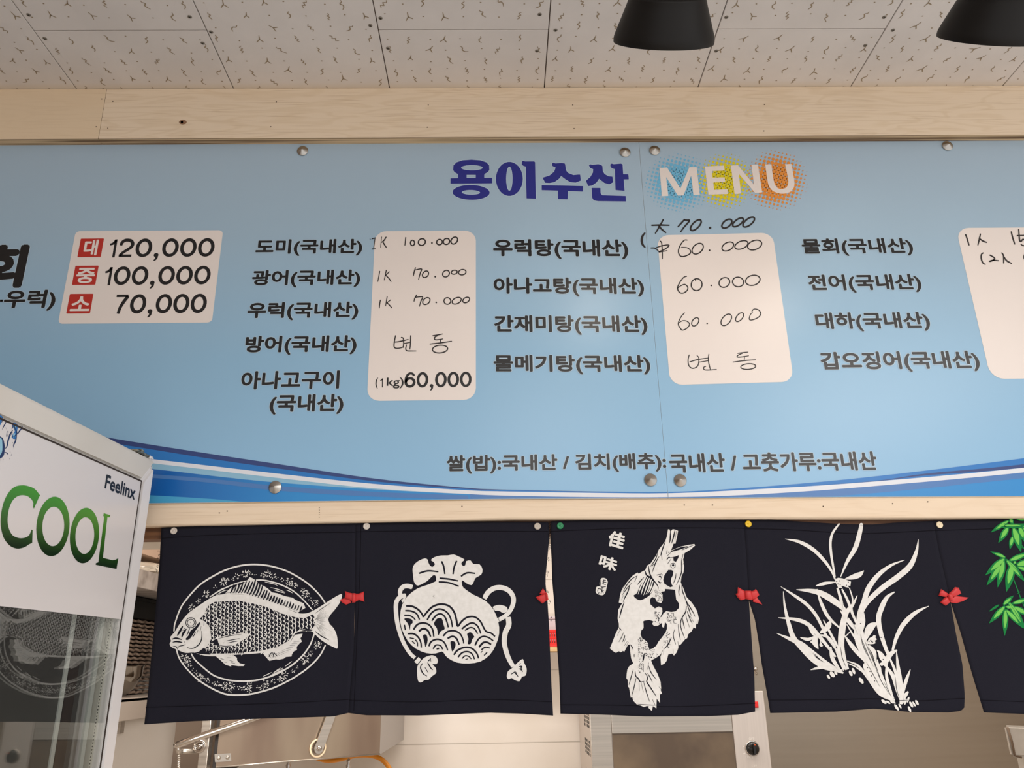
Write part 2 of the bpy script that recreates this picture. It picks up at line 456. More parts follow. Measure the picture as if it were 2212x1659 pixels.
# ------------------------------------------------------------------ menu boards
def sheet(name, rgb, rough=0.32, **k): return mat(name, rgb, rough, spec=0.5, **k)
m = mat('sky_blue_print', (150, 185, 210), 0.32, spec=0.5); M['sky'] = m
nt, b, N, L = nodes(m)
tc = N('ShaderNodeTexCoord'); sp = N('ShaderNodeSeparateXYZ'); mr = N('ShaderNodeMapRange'); cr = N('ShaderNodeValToRGB')
mr.inputs[1].default_value = ZC + 0.26; mr.inputs[2].default_value = ZC + 0.95
L.new(tc.outputs['Object'], sp.inputs[0]); L.new(sp.outputs[2], mr.inputs[0]); L.new(mr.outputs[0], cr.inputs[0])
e = cr.color_ramp.elements; e[0].position = 0.0; e[0].color = lin((142, 190, 226)); e[1].position = 1.0; e[1].color = lin((174, 196, 214))  # print fade; part of the grey top is gloss reflection put into the colour
q = e.new(0.35); q.color = lin((146, 189, 220)); q = e.new(0.7); q.color = lin((165, 193, 214))
L.new(cr.outputs[0], b.inputs['Base Color'])
M['white'] = sheet('white_print', (238, 228, 222), 0.33)
M['black'] = sheet('black_ink', (14, 14, 18), 0.32)
M['halo'] = sheet('pale_outline_ink', (186, 208, 224), 0.32)
M['navy'] = sheet('navy_ink', (34, 40, 138), 0.32)
M['red'] = sheet('red_ink', (190, 44, 34), 0.32)
M['pvc'] = mat('white_board_edge', (232, 230, 226), 0.5)
M['marker'] = mat('marker_ink', (34, 26, 26), 0.45)
M['chrome'] = mat('turned_chrome', (188, 184, 178), 0.26, 1.0, Anisotropic=0.85)
nt, b, N, L = nodes(M['chrome']); tg = N('ShaderNodeTangent'); tg.direction_type = 'RADIAL'; tg.axis = 'Y'; L.new(tg.outputs[0], b.inputs['Tangent'])
for n_, c in (('b_navy', (38, 62, 124)), ('b_blue', (22, 118, 196)), ('b_white', (226, 230, 238)), ('b_pale', (140, 190, 218)), ('b_slate', (74, 124, 188)), ('b_bright', (32, 140, 210)), ('b_cyan', (72, 166, 212)), ('b_deep', (8, 100, 180)),
              ('dot_blue', (112, 188, 226)), ('dot_yellow', (230, 212, 16)), ('dot_orange', (234, 146, 56))):
    M[n_] = sheet(n_, c, 0.32)

seam = [(1379.5, 304.5), (1400, 560), (1419, 790), (1436, 990), (1443, 1076)]
top1 = [(-330, 300), (0, 300), (90, 297), (200, 293.5), (300, 295), (468, 300), (600, 303), (740, 304.5), (900, 302), (1074, 299.5), (1242, 302.5)]
top2 = [(1450, 304), (1560, 301), (1706, 297.5), (1950, 295), (2212, 293.5), (2560, 295)]
bot1 = [(-330, 1096), (329, 1087), (647, 1083), (1100, 1077.5)]
bot2 = [(1700, 1074), (2212, 1072), (2560, 1073)]
def board(name, outline):
    root = empty(name, at(*outline[-1]))
    bm = bmesh.new(); pts = [at(*p) for p in outline]
    A = [bm.verts.new(p) for p in pts]; B = [bm.verts.new(p + Vector((0, 0.0035, 0))) for p in pts]
    bm.faces.new(A); bm.faces.new(B[::-1])
    for i in range(len(A)):
        j = (i + 1) % len(A); bm.faces.new((A[i], B[i], B[j], A[j])).material_index = 1
    o = link('panel', bm, [M['sky'], M['pvc']]); adopt(o, root); return root
seam_b = [(x + 0.6, y) for x, y in seam]
B1 = board('menu_board', spline(top1, 3) + seam + bot1[::-1])
tag(B1, 'long pale blue menu board with the big navy Korean shop title, left of the seam', 'menu board', 'menu boards above the serving hatch')
B2 = board('menu_board', [seam_b[0]] + spline(top2, 3) + bot2[::-1] + seam_b[::-1][:-1])
tag(B2, 'pale blue menu board with white MENU lettering, right of the seam', 'menu board', 'menu boards above the serving hatch')

def finish(p, name, root, label=None):
    o = p.build(name); adopt(o, root)
    if label: o['label'] = label
    return o

# swooshes along the lower edge
def edge(pts): 
    sp_ = spline(pts, 8)
    def y(x):
        for a, b_ in zip(sp_, sp_[1:]):
            if a[0] <= x <= b_[0]: return a[1] + (b_[1] - a[1]) * (x - a[0]) / max(b_[0] - a[0], 1e-6)
        return sp_[0][1] if x < sp_[0][0] else sp_[-1][1]
    return y
bott = edge([(-330, 1095), (329, 1086.5), (647, 1082.5), (1100, 1077), (1443, 1075.5), (1700, 1073.5), (2212, 1071.5), (2560, 1072)])
nv_t = edge([(-330, 850), (0, 903), (243, 947), (444, 979), (607, 1003.5), (810, 1034), (1014, 1054.5), (1100, 1058), (1290, 1062), (1442, 1063), (1603, 1054.6), (1854, 1033), (2212, 990), (2560, 940)])
nv_b = edge([(-330, 866), (0, 918), (267, 961), (444, 989.5), (607, 1013), (810, 1040), (1014, 1056.8), (1100, 1059), (1290, 1062.5), (1442, 1063.5)])
wh_t = edge([(-330, 930), (0, 955), (336, 992.8), (607, 1024), (810, 1045.6), (1014, 1059.5), (1100, 1062), (1290, 1065), (1442, 1065.7), (1603, 1058.6), (1854, 1043), (2212, 1010.4), (2560, 965)])
wh_b = edge([(-330, 940), (0, 965), (336, 1001.7), (607, 1033.4), (810, 1055.4), (1014, 1067.6), (1100, 1071), (1290, 1074), (1442, 1074), (1603, 1069.7), (1854, 1053), (2212, 1020.4), (2560, 977)])
pl_b = edge([(-330, 958), (0, 980), (336, 1013.9), (485, 1031), (607, 1043), (810, 1057.5), (1014, 1068)])
sl1_t = edge([(-330, 990), (336, 1025), (607, 1050.5), (810, 1062.7), (1014, 1070.5)])
sl1_b = edge([(-330, 998), (336, 1033), (607, 1060.7), (810, 1073), (1000, 1079)])
cy_t = edge([(-330, 1040), (334, 1070.5), (525, 1083.5), (560, 1085)])
sl2_b = edge([(1442, 1076), (1552, 1075), (1804, 1072), (2212, 1033), (2560, 996)])
nr_b = edge([(1442, 1065.7), (1854, 1042.5), (2000, 1027), (2212, 1010), (2560, 965)])
nr_t = edge([(1442, 1065.7), (1854, 1042), (2000, 1023), (2212, 1002.8), (2560, 955)])
def band(P, f, g, xa, xb, m, n=44):
    xs = [xa + (xb - xa) * i / n for i in range(n + 1)]
    up_ = [(x, min(f(x), bott(x))) for x in xs]; lo_ = [(x, max(min(g(x), bott(x)), min(f(x), bott(x)))) for x in xs]
    vs = [P.tp(*p) for p in up_ + lo_]; k = n + 1
    P.raw(vs, [(i, i + 1, k + i + 1, k + i) for i in range(n) if lo_[i][1] - up_[i][1] > .01 or lo_[i + 1][1] - up_[i + 1][1] > .01], m)
nt, b, N, L = nodes(M['b_bright'])
tc = N('ShaderNodeTexCoord'); sp = N('ShaderNodeSeparateXYZ'); cr = N('ShaderNodeValToRGB'); mr = N('ShaderNodeMapRange')
mr.inputs[1].default_value = at(330, 1060).x; mr.inputs[2].default_value = at(900, 1060).x
L.new(tc.outputs['Object'], sp.inputs[0]); L.new(sp.outputs[0], mr.inputs[0]); L.new(mr.outputs[0], cr.inputs[0]); L.new(cr.outputs[0], b.inputs['Base Color'])
e = cr.color_ramp.elements; e[0].position = 0.05; e[0].color = lin((4, 96, 178)); e[1].position = 0.55; e[1].color = lin((40, 140, 210))
P = sign_print(); P2 = sign_print()
band(P, nv_t, bott, -330, 1442, M['b_bright']); band(P2, nv_t, bott, 1443.4, 2560, M['b_bright'])
P.next(); P2.next()
band(P, wh_b, bott, 1014, 1442.4, M['b_slate']); band(P, nv_t, wh_t, -330, 1442, M['b_blue']); band(P2, nv_t, wh_t, 1443.4, 2560, M['b_blue'])
band(P2, wh_b, sl2_b, 1443.4, 2560, M['b_slate']); band(P, wh_b, pl_b, -330, 1014, M['b_pale']);
P.next(); P2.next()
band(P, nv_t, nv_b, -330, 1442, M['b_navy']); band(P2, nr_t, nr_b, 1700, 2560, M['b_navy']); band(P, sl1_t, sl1_b, -330, 1012, M['b_slate'])
band(P, cy_t, bott, -330, 540, M['b_cyan'])
P.next(); P2.next()
band(P, wh_t, wh_b, -330, 1442.4, M['b_white']); band(P2, wh_t, wh_b, 1443.4, 2560, M['b_white'])
finish(P, 'swoosh_band', B1, 'blue and white swoosh stripes along the lower edge'); finish(P2, 'swoosh_band', B2, 'blue and white swoosh stripes along the lower edge')

# white price fields: rectangles with round corners in the plane of the board
def field(L_, R_, T_, B_, r, m=M['white'], lean=None):
    P = sign_print(); x0, x1, z0, z1 = at(*L_).x, at(*R_).x, at(*B_).z, at(*T_).z
    pts = []
    for cx, cz, a0 in ((x1 - r, z1 - r, 0), (x0 + r, z1 - r, 90), (x0 + r, z0 + r, 180), (x1 - r, z0 + r, 270)):
        for k in range(7):
            a = math.radians(a0 + 15 * k); pts.append((cx + r * math.cos(a), cz + r * math.sin(a)))
    if lean: pts = [(x, z + lean * (x - (x0 + x1) / 2)) for x, z in pts]
    P.poly(pts, m, plane=True); return P
Z3, Z4, Z5, ZB = zoom(0, 280, 2.9892), zoom(740, 280, 2.9892), zoom(1472, 280, 2.9892), zoom(480, 480, 3.8138)
finish(field((145, 597), (470, 597), (320, 498.5), (320, 698), 0.008), 'price_field', B1)
finish(field((803, 650), (1028, 650), (912.6, 499), (912.6, 865), 0.021), 'price_field', B1)
finish(field((1433, 665), (1692, 665), (1560, 505.5), (1560, 828.5), 0.021, lean=0.018), 'price_field', B2)
finish(field((2101, 650), (2366, 650), (2212, 491.5), (2212, 818), 0.024), 'price_field', B2)

BO = 0.033
def line(root, part, s, L_, R_, T_, B_, bold=BO, slope=0.0, m='black', halo=True, shear=0.0, lift=1, lab=None):
    P = sign_print(); P.layer = lift
    if halo:
        P.text(s, L_, R_, T_, B_, M['halo'], bold + 0.030, slope, shear, grow=0.0009); P.next()
    P.text(s, L_, R_, T_, B_, M[m], bold, slope, shear)
    return finish(P, part, root, lab)
def pz(z, *q): return z(q)
# left group: big dish name and its three sizes
P = sign_print()
P.text('회', (-42, 575), (63.5, 540), (55, 528.5), (30, 622), M['halo'], 0.060, grow=0.0012); P.next()
P.text('회', (-42, 575), (63.5, 540), (55, 528.5), (30, 622), M['black'], 0.045); finish(P, 'dish_name', B1)
P = sign_print()
P.text('우럭)', (5, 668), (120.4, 648), (110, 626), (100, 671.5), M['halo'], BO + .03, grow=0.0009); P.stroke([(-14, 650), (6, 650)], 6, M['halo'], 0); P.next()
P.text('우럭)', (5, 668), (120.4, 648), (110, 626), (100, 671.5), M['black'], BO); P.stroke([(-14, 650), (5, 650)], 4.6, M['black'], 0); finish(P, 'dish_name', B1)
for ch, sq, gl in (('대', ((167.3, 555.3), (224.8, 516.2), (200, 515.5), (200, 555.5)), ((179, 551), (214, 520), (200, 518), (200, 551.8))),
                   ('중', ((155.6, 615.2), (213.4, 574.4), (190, 574.2), (190, 615.3)), ((165, 597), (205.4, 597), (190, 579), (190, 612))),
                   ('소', ((143.2, 677.5), (202, 635.3), (172, 635), (172, 677.5)), ((150.6, 671), (193, 670), (172, 640.5), (172, 672.2)))):
    P = field(*sq, 0.0016, M['red']); P.items = [(a, b_, c, 2) for a, b_, c, d in P.items]; P.layer = 3
    P.text(ch, *gl, M['white'], 0.03); finish(P, 'size_label', B1, 'red square with a white character')
def digits(root, txt, L_, R_, T_, B_, comma=0.23):
    """round sans figures, one stroke width; T_ and B_ are the top and foot of the figures"""
    P = sign_print(); P.layer = 2; H = at(*T_).z - at(*B_).z; z0 = at(*B_).z; x0, x1 = at(*L_).x, at(*R_).x
    adv = {'1': .52, '0': .98, '2': .93, '7': .90, '6': .97, ',': .47}
    tot = sum(adv[c] for c in txt); k = (x1 - x0) / tot; w = 0.165 * H
    P.tp = lambda x, z: (x, z); x = x0
    for c in txt:
        a = adv[c] * k
        def q(pts): return [(x + a * (0.07 + 0.86 * u), z0 + H * (0.085 + 0.83 * v)) for u, v in pts]
        if c == '0': P.stroke(q(ell(.5, .5, .42, .5, 0, 26)), w, M['black'], 0, closed=True)
        if c == '1':
            P.stroke(q([(.72, -.1), (.72, 1.05)]), w, M['black'], 0, .7, .7, mid=.01); P.stroke(q([(.05, .72), (.4, .78), (.62, .92), (.70, 1.03)]), w * .75, M['black'], 4, .79, .79)
        if c == '2':
            P.stroke(q([(.1, .66), (.14, .84), (.32, .98), (.52, 1.0), (.74, .95), (.88, .78), (.84, .58), (.62, .40), (.36, .24), (.2, .1), (.12, 0)]), w, M['black'], 5, .79, .79, mid=.2); P.stroke(q([(.06, 0), (.92, 0)]), w, M['black'], 0, .79, .79, mid=.01)
        if c == '7':
            P.stroke(q([(.06, 1.0), (.92, 1.0)]), w, M['black'], 0, .79, .79, mid=.01); P.stroke(q([(.9, .98), (.66, .66), (.46, .3), (.36, -.1)]), w, M['black'], 5, .79, .79, mid=.1)
        if c == '6':
            P.stroke(q(ell(.5, .31, .40, .31, 0, 24)), w, M['black'], 0, closed=True); P.stroke(q([(.11, .3), (.12, .6), (.24, .86), (.44, .99), (.62, 1.0), (.78, .93), (.86, .8)]), w, M['black'], 5, .79, .79, mid=.1)
        if c == ',':
            P.disc(*q([(.5, .03)])[0], w * .68, M['black'], 14); P.layer += .05; P.stroke(q([(.58, .02), (.60, -.14), (.46, -.26), (.26, -.32)]), w * .75, M['black'], 4, .9, .4, mid=.2)
        x += a
    return finish(P, 'price_lettering', root)
for s, q in (('120,000', ((235.5, 529.2), (465, 535.9), (294.4, 515.4), (320, 555.8))), ('100,000', ((225, 591.1), (456.5, 596.2), (284.4, 575.3), (320, 615.7))),
             ('70,000', ((248.5, 637.3), (448.2, 656.4), (301.1, 635.5), (310, 677.6)))):
    digits(B1, s, *q)
for s, q in (('도미(국내산)', ((550.8, 551), (782.8, 535), (770, 516.2), (770, 552.3))), ('광어(국내산)', ((544.2, 605), (778.4, 602), (765, 582.6), (765, 620.3))),
             ('우럭(국내산)', ((535, 671), (774.2, 671), (760, 651.7), (760, 691))), ('방어(국내산)', ((529.8, 748), (770.5, 745), (757, 724.2), (757, 765.5))),
             ('아나고구이', ((521.4, 820), (733.8, 815), (730, 800.3), (600, 841))), ('(국내산)', ((582.8, 873), (742.2, 871), (735, 851), (735, 894.5)))):
    line(B1, 'dish_name', s, *q)
P = sign_print(); P.layer = 2
P.text('(', (810.9, 828), (816.5, 828), (814, 816), (814, 839.4), M['black'], 0.012); P.text('kg)', (835.5, 828), (872, 828), (850, 815.5), (850, 839.4), M['black'], 0.012)
P.stroke([(826.3, 836), (826.5, 818.5)], 2.6, M['black'], 0, .8, .8); P.stroke([(821.5, 822.5), (824.5, 821), (826.3, 818.5)], 2.0, M['black'], 3, .8, .8); finish(P, 'price_lettering', B1)
digits(B1, '60,000', (872.5, 822), (1019.5, 822), (900, 803.8), (930, 837.2))
for s, q in (('우럭탕(국내산)', ((1065.2, 539), (1357.5, 544), (1210, 515.5), (1210, 561.5))), ('아나고탕(국내산)', ((1066.2, 617), (1391, 621), (1230, 598), (1230, 642.5))),
             ('간재미탕(국내산)', ((1067.5, 705), (1398.5, 703), (1230, 679.5), (1230, 725.5))), ('물메기탕(국내산)', ((1066.2, 786), (1404.5, 787), (1230, 765), (1230, 811)))):
    line(B1, 'dish_name', s, *q, slope=-0.012)
for s, q in (('물회(국내산)', ((1731.8, 532), (1971.5, 534), (1850, 515), (1850, 553))), ('전어(국내산)', ((1746, 614), (1989.2, 611), (1866, 592.6), (1866, 632.3))),
             ('대하(국내산)', ((1760.4, 688), (2007.8, 694), (1880, 674.5), (1880, 716))), ('갑오징어(국내산)', ((1772.5, 781), (2115, 780), (1950, 759), (1950, 803.5)))):
    line(B2, 'dish_name', s, *q)
line(B1, 'origin_note', '쌀(밥):국내산 / 김치(배추):', (964.9, 1003), (1438.8, 1000), (1200, 981), (1200, 1021.5))
line(B2, 'origin_note', '국내산 / 고춧가루:국내산', (1445.5, 998), (1894, 998), (1650, 977.5), (1650, 1019))

# shop title, drawn heavy
P = sign_print(); P.layer = 1
def title(pts, holes=(), n=0):
    pts = Z4(spline(pts, n, True) if n else pts); hs = [Z4(h) for h in holes]
    c = (sum(p[0] for p in pts) / len(pts), sum(p[1] for p in pts) / len(pts))
    P.layer = 1
    P.stroke(pts, 3.2, M['halo'], 0, closed=True)
    for h in hs: P.stroke(h, 3.2, M['halo'], 0, closed=True)
    P.layer = 2; P.poly(pts, M['navy'], holes=hs)
title([(714, 262), (716, 232), (736, 212), (775, 199), (832, 195), (890, 199), (928, 212), (947, 232), (948, 262), (938, 275), (922, 284), (915, 292), (915, 312), (966, 311), (966, 348), (697, 350), (697, 315), (746, 314), (746, 292), (738, 284), (722, 275)],
      [ell(835, 247, 70, 17, 0, 18), [(801, 293), (860, 293), (860, 312), (801, 313)]])
title(ell(830, 406, 120, 48, 1, 30), [ell(829, 406, 59, 15, 1, 18)])
title(ell(1077, 319, 87, 110, 0, 30), [ell(1077, 318, 21, 78, 0, 20)])
title([(1157, 207), (1165, 201), (1178, 206), (1238, 206), (1243, 212), (1248, 447), (1188, 445), (1183, 240), (1170, 236), (1157, 228)])
title([(1352, 218), (1362, 214), (1375, 219), (1414, 215), (1436, 220), (1440, 240), (1442, 262), (1455, 280), (1490, 294), (1520, 291), (1534, 291), (1538, 330), (1505, 343), (1470, 340), (1440, 322), (1411, 300), (1398, 318), (1368, 340), (1335, 346), (1308, 344), (1291, 311), (1335, 298), (1366, 272), (1376, 246), (1362, 240), (1352, 233)])
title([(1286, 359), (1552, 365), (1552, 401), (1455, 398), (1453, 451), (1391, 450), (1391, 395), (1286, 392)])
title([(1590, 232), (1600, 225), (1614, 228), (1650, 224), (1668, 228), (1678, 236), (1680, 268), (1692, 288), (1718, 302), (1742, 304), (1748, 340), (1722, 355), (1690, 345), (1656, 318), (1640, 342), (1612, 362), (1586, 366), (1571, 331), (1600, 306), (1616, 278), (1618, 256), (1600, 250)])
title([(1728, 226), (1738, 220), (1750, 224), (1798, 220), (1808, 226), (1812, 288), (1845, 289), (1848, 322), (1815, 322), (1821, 396), (1762, 391), (1758, 256), (1742, 252), (1730, 243)])
title([(1607, 377), (1665, 377), (1666, 412), (1676, 424), (1828, 429), (1830, 465), (1650, 463), (1622, 458), (1611, 440)])
finish(P, 'shop_title', B1, 'heavy navy title lettering')

# MENU with three halftone patches
ZM = zoom(1350, 300, 5.0273)
P = sign_print(); P.layer = 1
def halftone(cx, cy, a, b_, m, tilt=14, pitch=43):
    c, s = math.cos(math.radians(tilt)), math.sin(math.radians(tilt))
    for i in range(-10, 11):
        for j in range(-10, 11):
            u, v = (i * c - j * s) * pitch, (i * s + j * c) * pitch
            d = math.hypot(u / a, v / b_)
            r = pitch * min(0.60, max(0.0, 1.02 * (1.05 - d)))
            if r > 3: 
                q = ZM([(cx + u, cy + v)])[0]; P.disc(q[0], q[1], r / 5.0273, m, 10)
halftone(585, 478, 395, 335, M['dot_blue']); P.next(); halftone(1085, 462, 335, 320, M['dot_yellow']); P.next(); halftone(1640, 450, 355, 345, M['dot_orange']); P.next()
for q in ([(375, 318), (457, 312), (602, 540), (698, 310), (778, 308), (812, 608), (743, 613), (718, 402), (636, 615), (574, 618), (447, 416), (470, 621), (400, 625)],
          [(866, 302), (1075, 292), (1081, 345), (944, 351), (951, 424), (1081, 419), (1088, 467), (958, 475), (966, 556), (1113, 549), (1117, 600), (906, 608)],
          [(1149, 292), (1226, 288), (1400, 500), (1372, 284), (1443, 280), (1489, 582), (1413, 590), (1236, 382), (1258, 596), (1190, 600)]):
    P.poly(ZM(q), M['white'])
P.poly(ZM([(1522, 280), (1590, 277), (1600, 370), (1612, 440)] + spline([(1612, 440), (1628, 500), (1665, 540), (1712, 545), (1755, 525), (1772, 480), (1770, 430)], 4)[1:] + [(1738, 278), (1806, 274), (1838, 450)] + spline([(1838, 450), (1836, 520), (1800, 572), (1740, 594), (1680, 594), (1610, 570), (1566, 520), (1546, 450)], 4)[1:]), M['white'])
finish(P, 'menu_title', B2, 'white MENU lettering on blue, yellow and orange halftone patches')

# marker pen prices
def hand(root, zf, w, strokes, lift=3, m='marker'):
    w *= 1.2
    def span(q):
        if q[0] == 'o': xs_ = [q[1] - q[3], q[1] + q[3]]
        elif q[0] == '.': xs_ = [q[1]]
        elif q[0] == 'w': xs_ = [p[0] for p in q[2:]]
        else: xs_ = [p[0] for p in q]
        return zf([(min(xs_), 0)])[0][0], zf([(max(xs_), 0)])[0][0]
    words = []; reach = None
    for q in sorted(strokes, key=lambda q: span(q)[0]):           # a wide gap starts a new word
        l_, r_ = span(q)
        if reach is None or (l_ - reach > 15 and q[0] != '.'): words.append([])
        words[-1].append(q); reach = r_ if reach is None else max(reach, r_)
    for word in words:
        P = sign_print(); P.layer = lift
        for q in word:
            P.layer += 0.08
            if q[0] == 'o': P.stroke(zf(ell(*q[1:], n=22)), w, M[m], 0, closed=True)
            elif q[0] == '.': P.disc(*zf([q[1:3]])[0], w * 0.75, M[m], 8)
            elif q[0] == 'w': P.stroke(zf(q[2:]), q[1], M[m], 5, .5, .5)
            else: P.stroke(zf(q), w, M[m], 4, .85, .7)
        finish(P, 'handwritten_price', root)
hand(B1, ZB, 2.3, [('w', 1.6, (1214, 139), (1226, 141)), ((1236, 137), (1264, 130)), ('w', 3.4, (1260, 128), (1248, 216)), ((1236, 222), (1264, 220)), ('w', 3.0, (1314, 120), (1305, 210)), ((1350, 124), (1334, 150), (1312, 168)), ((1322, 160), (1338, 188), (1355, 213)),
     ((1512, 127), (1505, 194)), ('o', 1568, 172, 17, 22, 0), ('o', 1645, 165, 30, 27, -30), ('.', 1728, 172), ('o', 1790, 165, 24, 22, -30), ('o', 1848, 160, 27, 24, -35), ('o', 1912, 152, 32, 24, -50)])
hand(B1, ZB, 2.1, [((1298, 406), (1282, 492)), ((1352, 398), (1335, 480)), ((1376, 410), (1340, 446)), ((1348, 440), (1372, 462), (1393, 492)), ((1592, 376), (1582, 410), (1575, 445)), ((1590, 396), (1620, 388), (1644, 388), (1632, 420), (1617, 476)),
     ('o', 1675, 430, 30, 22, -50), ('.', 1755, 450), ('o', 1844, 425, 30, 25, -40), ('o', 1912, 413, 25, 16, -10), ('o', 1978, 413, 31, 22, -10)])
hand(B1, ZB, 2.1, [((1303, 644), (1297, 680), (1295, 711)), ((1359, 614), (1346, 692)), ((1388, 642), (1350, 670)), ((1358, 664), (1380, 686), (1400, 709)), ((1602, 600), (1586, 630), (1580, 656)), ((1592, 620), (1625, 616), (1652, 618), (1636, 655), (1625, 696)),
     ('o', 1682, 651, 34, 24, -40), ('.', 1763, 662), ('o', 1855, 650, 28, 27, 0), ('o', 1932, 648, 40, 24, -25), ('o', 2010, 642, 30, 20, -30)])
hand(B1, ZB, 2.2, [((1428, 936), (1418, 990), (1418, 1030), (1440, 1040), (1480, 1034), (1495, 1020)), ((1476, 950), (1492, 958), (1495, 1000), (1490, 1036)), ((1418, 988), (1460, 984), (1535, 966)), ((1500, 1000), (1548, 990)), ((1553, 936), (1551, 1000), (1546, 1050)),
     ((1518, 1012), (1512, 1044), (1522, 1060), (1560, 1062), (1600, 1062)), ((1736, 936), (1775, 930), (1818, 921)), ((1770, 938), (1750, 950), (1754, 968), (1785, 968), (1820, 961)), ((1800, 966), (1797, 994)), ((1712, 1004), (1790, 996), (1893, 981)), ('o', 1795, 1046, 63, 32, -5)])
ZH = zoom(1380, 460, 6.1444); ZH2 = zoom(1420, 700, 6.9125); ZH3 = zoom(2050, 480, 13.654)
hand(B1, ZH, 6.0, [('w', 5.5, (84, 262), (48, 310), (38, 370), (50, 420), (86, 462))])
hand(B2, ZH, 3.0, [((172, 165), (290, 162), (408, 165)), ((322, 92), (280, 170), (216, 276)), ((265, 172), (300, 215), (362, 266)), ((604, 90), (560, 140), (516, 188)), ((600, 96), (640, 98), (672, 106), (600, 190), (552, 256)),
     ('o', 756, 164, 92, 42, -45), ('.', 946, 200), ('o', 1168, 144, 78, 44, -38), ('o', 1316, 126, 84, 38, -36), ('o', 1458, 122, 92, 42, -38)])
hand(B2, ZH, 2.2, [((162, 466), (215, 470), (262, 508)), ((282, 376), (302, 400), (310, 520), (312, 616)), ((232, 462), (320, 434), (402, 430), (350, 480), (262, 520), (320, 512), (378, 502)),
     ((640, 362), (600, 366), (550, 430), (524, 510), (550, 572), (610, 576), (680, 540), (684, 500), (640, 464), (560, 458)), ('o', 780, 476, 86, 58, -42), ('.', 938, 498), ('o', 1180, 447, 84, 52, -28), ('o', 1360, 427, 92, 50, -22), ('o', 1536, 428, 98, 60, -20)])
hand(B2, ZH, 2.2, [((632, 842), (590, 860), (540, 930), (512, 1000), (540, 1056), (590, 1064), (640, 1030), (648, 985), (610, 950), (560, 966), (510, 1005)), ('o', 766, 953, 72, 80, 10), ((750, 880), (752, 906)), ('.', 960, 964), ('o', 1134, 924, 74, 62, -30), ('o', 1316, 917, 74, 64, 10), ('o', 1512, 895, 98, 66, -14)])
hand(B2, ZH, 2.0, [((606, 1328), (560, 1380), (522, 1470), (550, 1530), (578, 1558), (640, 1530), (672, 1480), (640, 1440), (580, 1432), (524, 1466)), ('o', 748, 1447, 62, 40, -55), ('.', 906, 1468), ('o', 1160, 1420, 90, 54, -50), ('o', 1336, 1385, 70, 38, -50),
     ((1500, 1306), (1530, 1276), (1590, 1290), (1618, 1340), (1580, 1390), (1500, 1422), (1464, 1410), (1480, 1350), (1510, 1320))])
hand(B2, ZH2, 2.0, [((474, 462), (458, 540), (470, 620), (520, 662), (590, 640), (616, 580), (616, 500), (588, 470)), ((484, 566), (600, 532), (756, 508)), ((620, 572), (772, 546)), ((768, 452), (760, 540), (780, 640), (796, 694)),
     ((722, 632), (690, 650), (700, 682), (760, 688), (886, 680)), ((1200, 438), (1280, 428), (1356, 420)), ((1270, 436), (1200, 470), (1196, 494), (1270, 490), (1366, 474)), ((1300, 488), (1296, 548)), ((1130, 570), (1290, 548), (1470, 534)), ('o', 1356, 636, 112, 42, -4)])
hand(B2, ZH3, 2.8, [((490, 374), (540, 520), (590, 690)), ((922, 356), (890, 500), (846, 690)), ((908, 496), (1000, 560), (1120, 602)), ((1832, 290), (1880, 480), (1940, 660)), ((2052, 222), (2064, 400), (2080, 540), (2120, 570), (2170, 510), (2230, 540), (2240, 640), (2190, 700), (2110, 650)), ((2010, 398), (2300, 388)),
     ((1000, 912), (950, 960), (950, 1090), (1000, 1210), (1078, 1250)), ((1206, 976), (1300, 1030), (1345, 1080), (1290, 1130), (1186, 1160), (1300, 1128), (1466, 1140)), ((1556, 912), (1600, 980), (1610, 1100), (1606, 1224)), ((1620, 1030), (1700, 1140), (1850, 1226)), ((2226, 950), (2206, 1030), (2226, 1110))])

# cone-shaped screw caps
def cap(root, px, py):
    p = at(px, py); bm = bmesh.new(); r = 0.0105
    add_lathe(bm, [(0, 0.0), (r * 0.98, 0.0), (r, 0.0006), (r, 0.0018), (r * 0.97, 0.0022), (r * 0.93, 0.0025), (r * 0.5, 0.0050), (r * 0.1, 0.0074), (0, 0.0077)], (0, 0, 0), (0, -1, 0), 40)
    o = link('screw_cap', bm, M['chrome']); o.location = p - Vector((0, 0.0002, 0)); adopt(o, root)
for px, py in ((654, 327), (1350, 330), (595, 1053), (1405, 1037)): cap(B1, px, py)
for px, py in ((1414, 326), (2046, 316), (1469, 1038)): cap(B2, px, py)

# ------------------------------------------------------------------ door curtain (noren) panels
YN = 0.0135
NP = wall_plane(YN)
zn_top, zn_bot = at(1100, 1125, YN).z, at(1100, 1550, YN).z
def drape(x, z):
    """how far the cloth swings out of its plane: still at the nailed top, loose at the hem"""
    t = max(0.0, min(1.0, (zn_top - z) / (zn_top - zn_bot)))
    y = 0.0022 * t * math.sin(21 * x + 0.8) + 0.0016 * t * math.sin(37 * x + 9 * z + 2) + 0.0010 * t * math.sin(58 * x - 14 * z)
    return y - 0.004 * t * t
def cloth_lay(x, z, lift): return Vector((x, YN + drape(x, z) - lift, z))
m = mat('navy_black_cotton', (31, 31, 41), 0.9, spec=0.15); M['cloth'] = m
nt, b, N, L = nodes(m)
tc = N('ShaderNodeTexCoord'); nz = N('ShaderNodeTexNoise'); nz.inputs['Scale'].default_value = 900; nz.inputs['Detail'].default_value = 2
bp = N('ShaderNodeBump'); bp.inputs['Strength'].default_value = 0.25; bp.inputs['Distance'].default_value = 0.0006
L.new(tc.outputs['Object'], nz.inputs[0]); L.new(nz.outputs[0], bp.inputs['Height']); L.new(bp.outputs[0], b.inputs['Normal'])
M['cloth_print'] = noise_color(mat('white_cloth_print', (236, 234, 230), 0.85, spec=0.15), (230, 228, 224), (240, 238, 235), (160, 160, 160), 4)
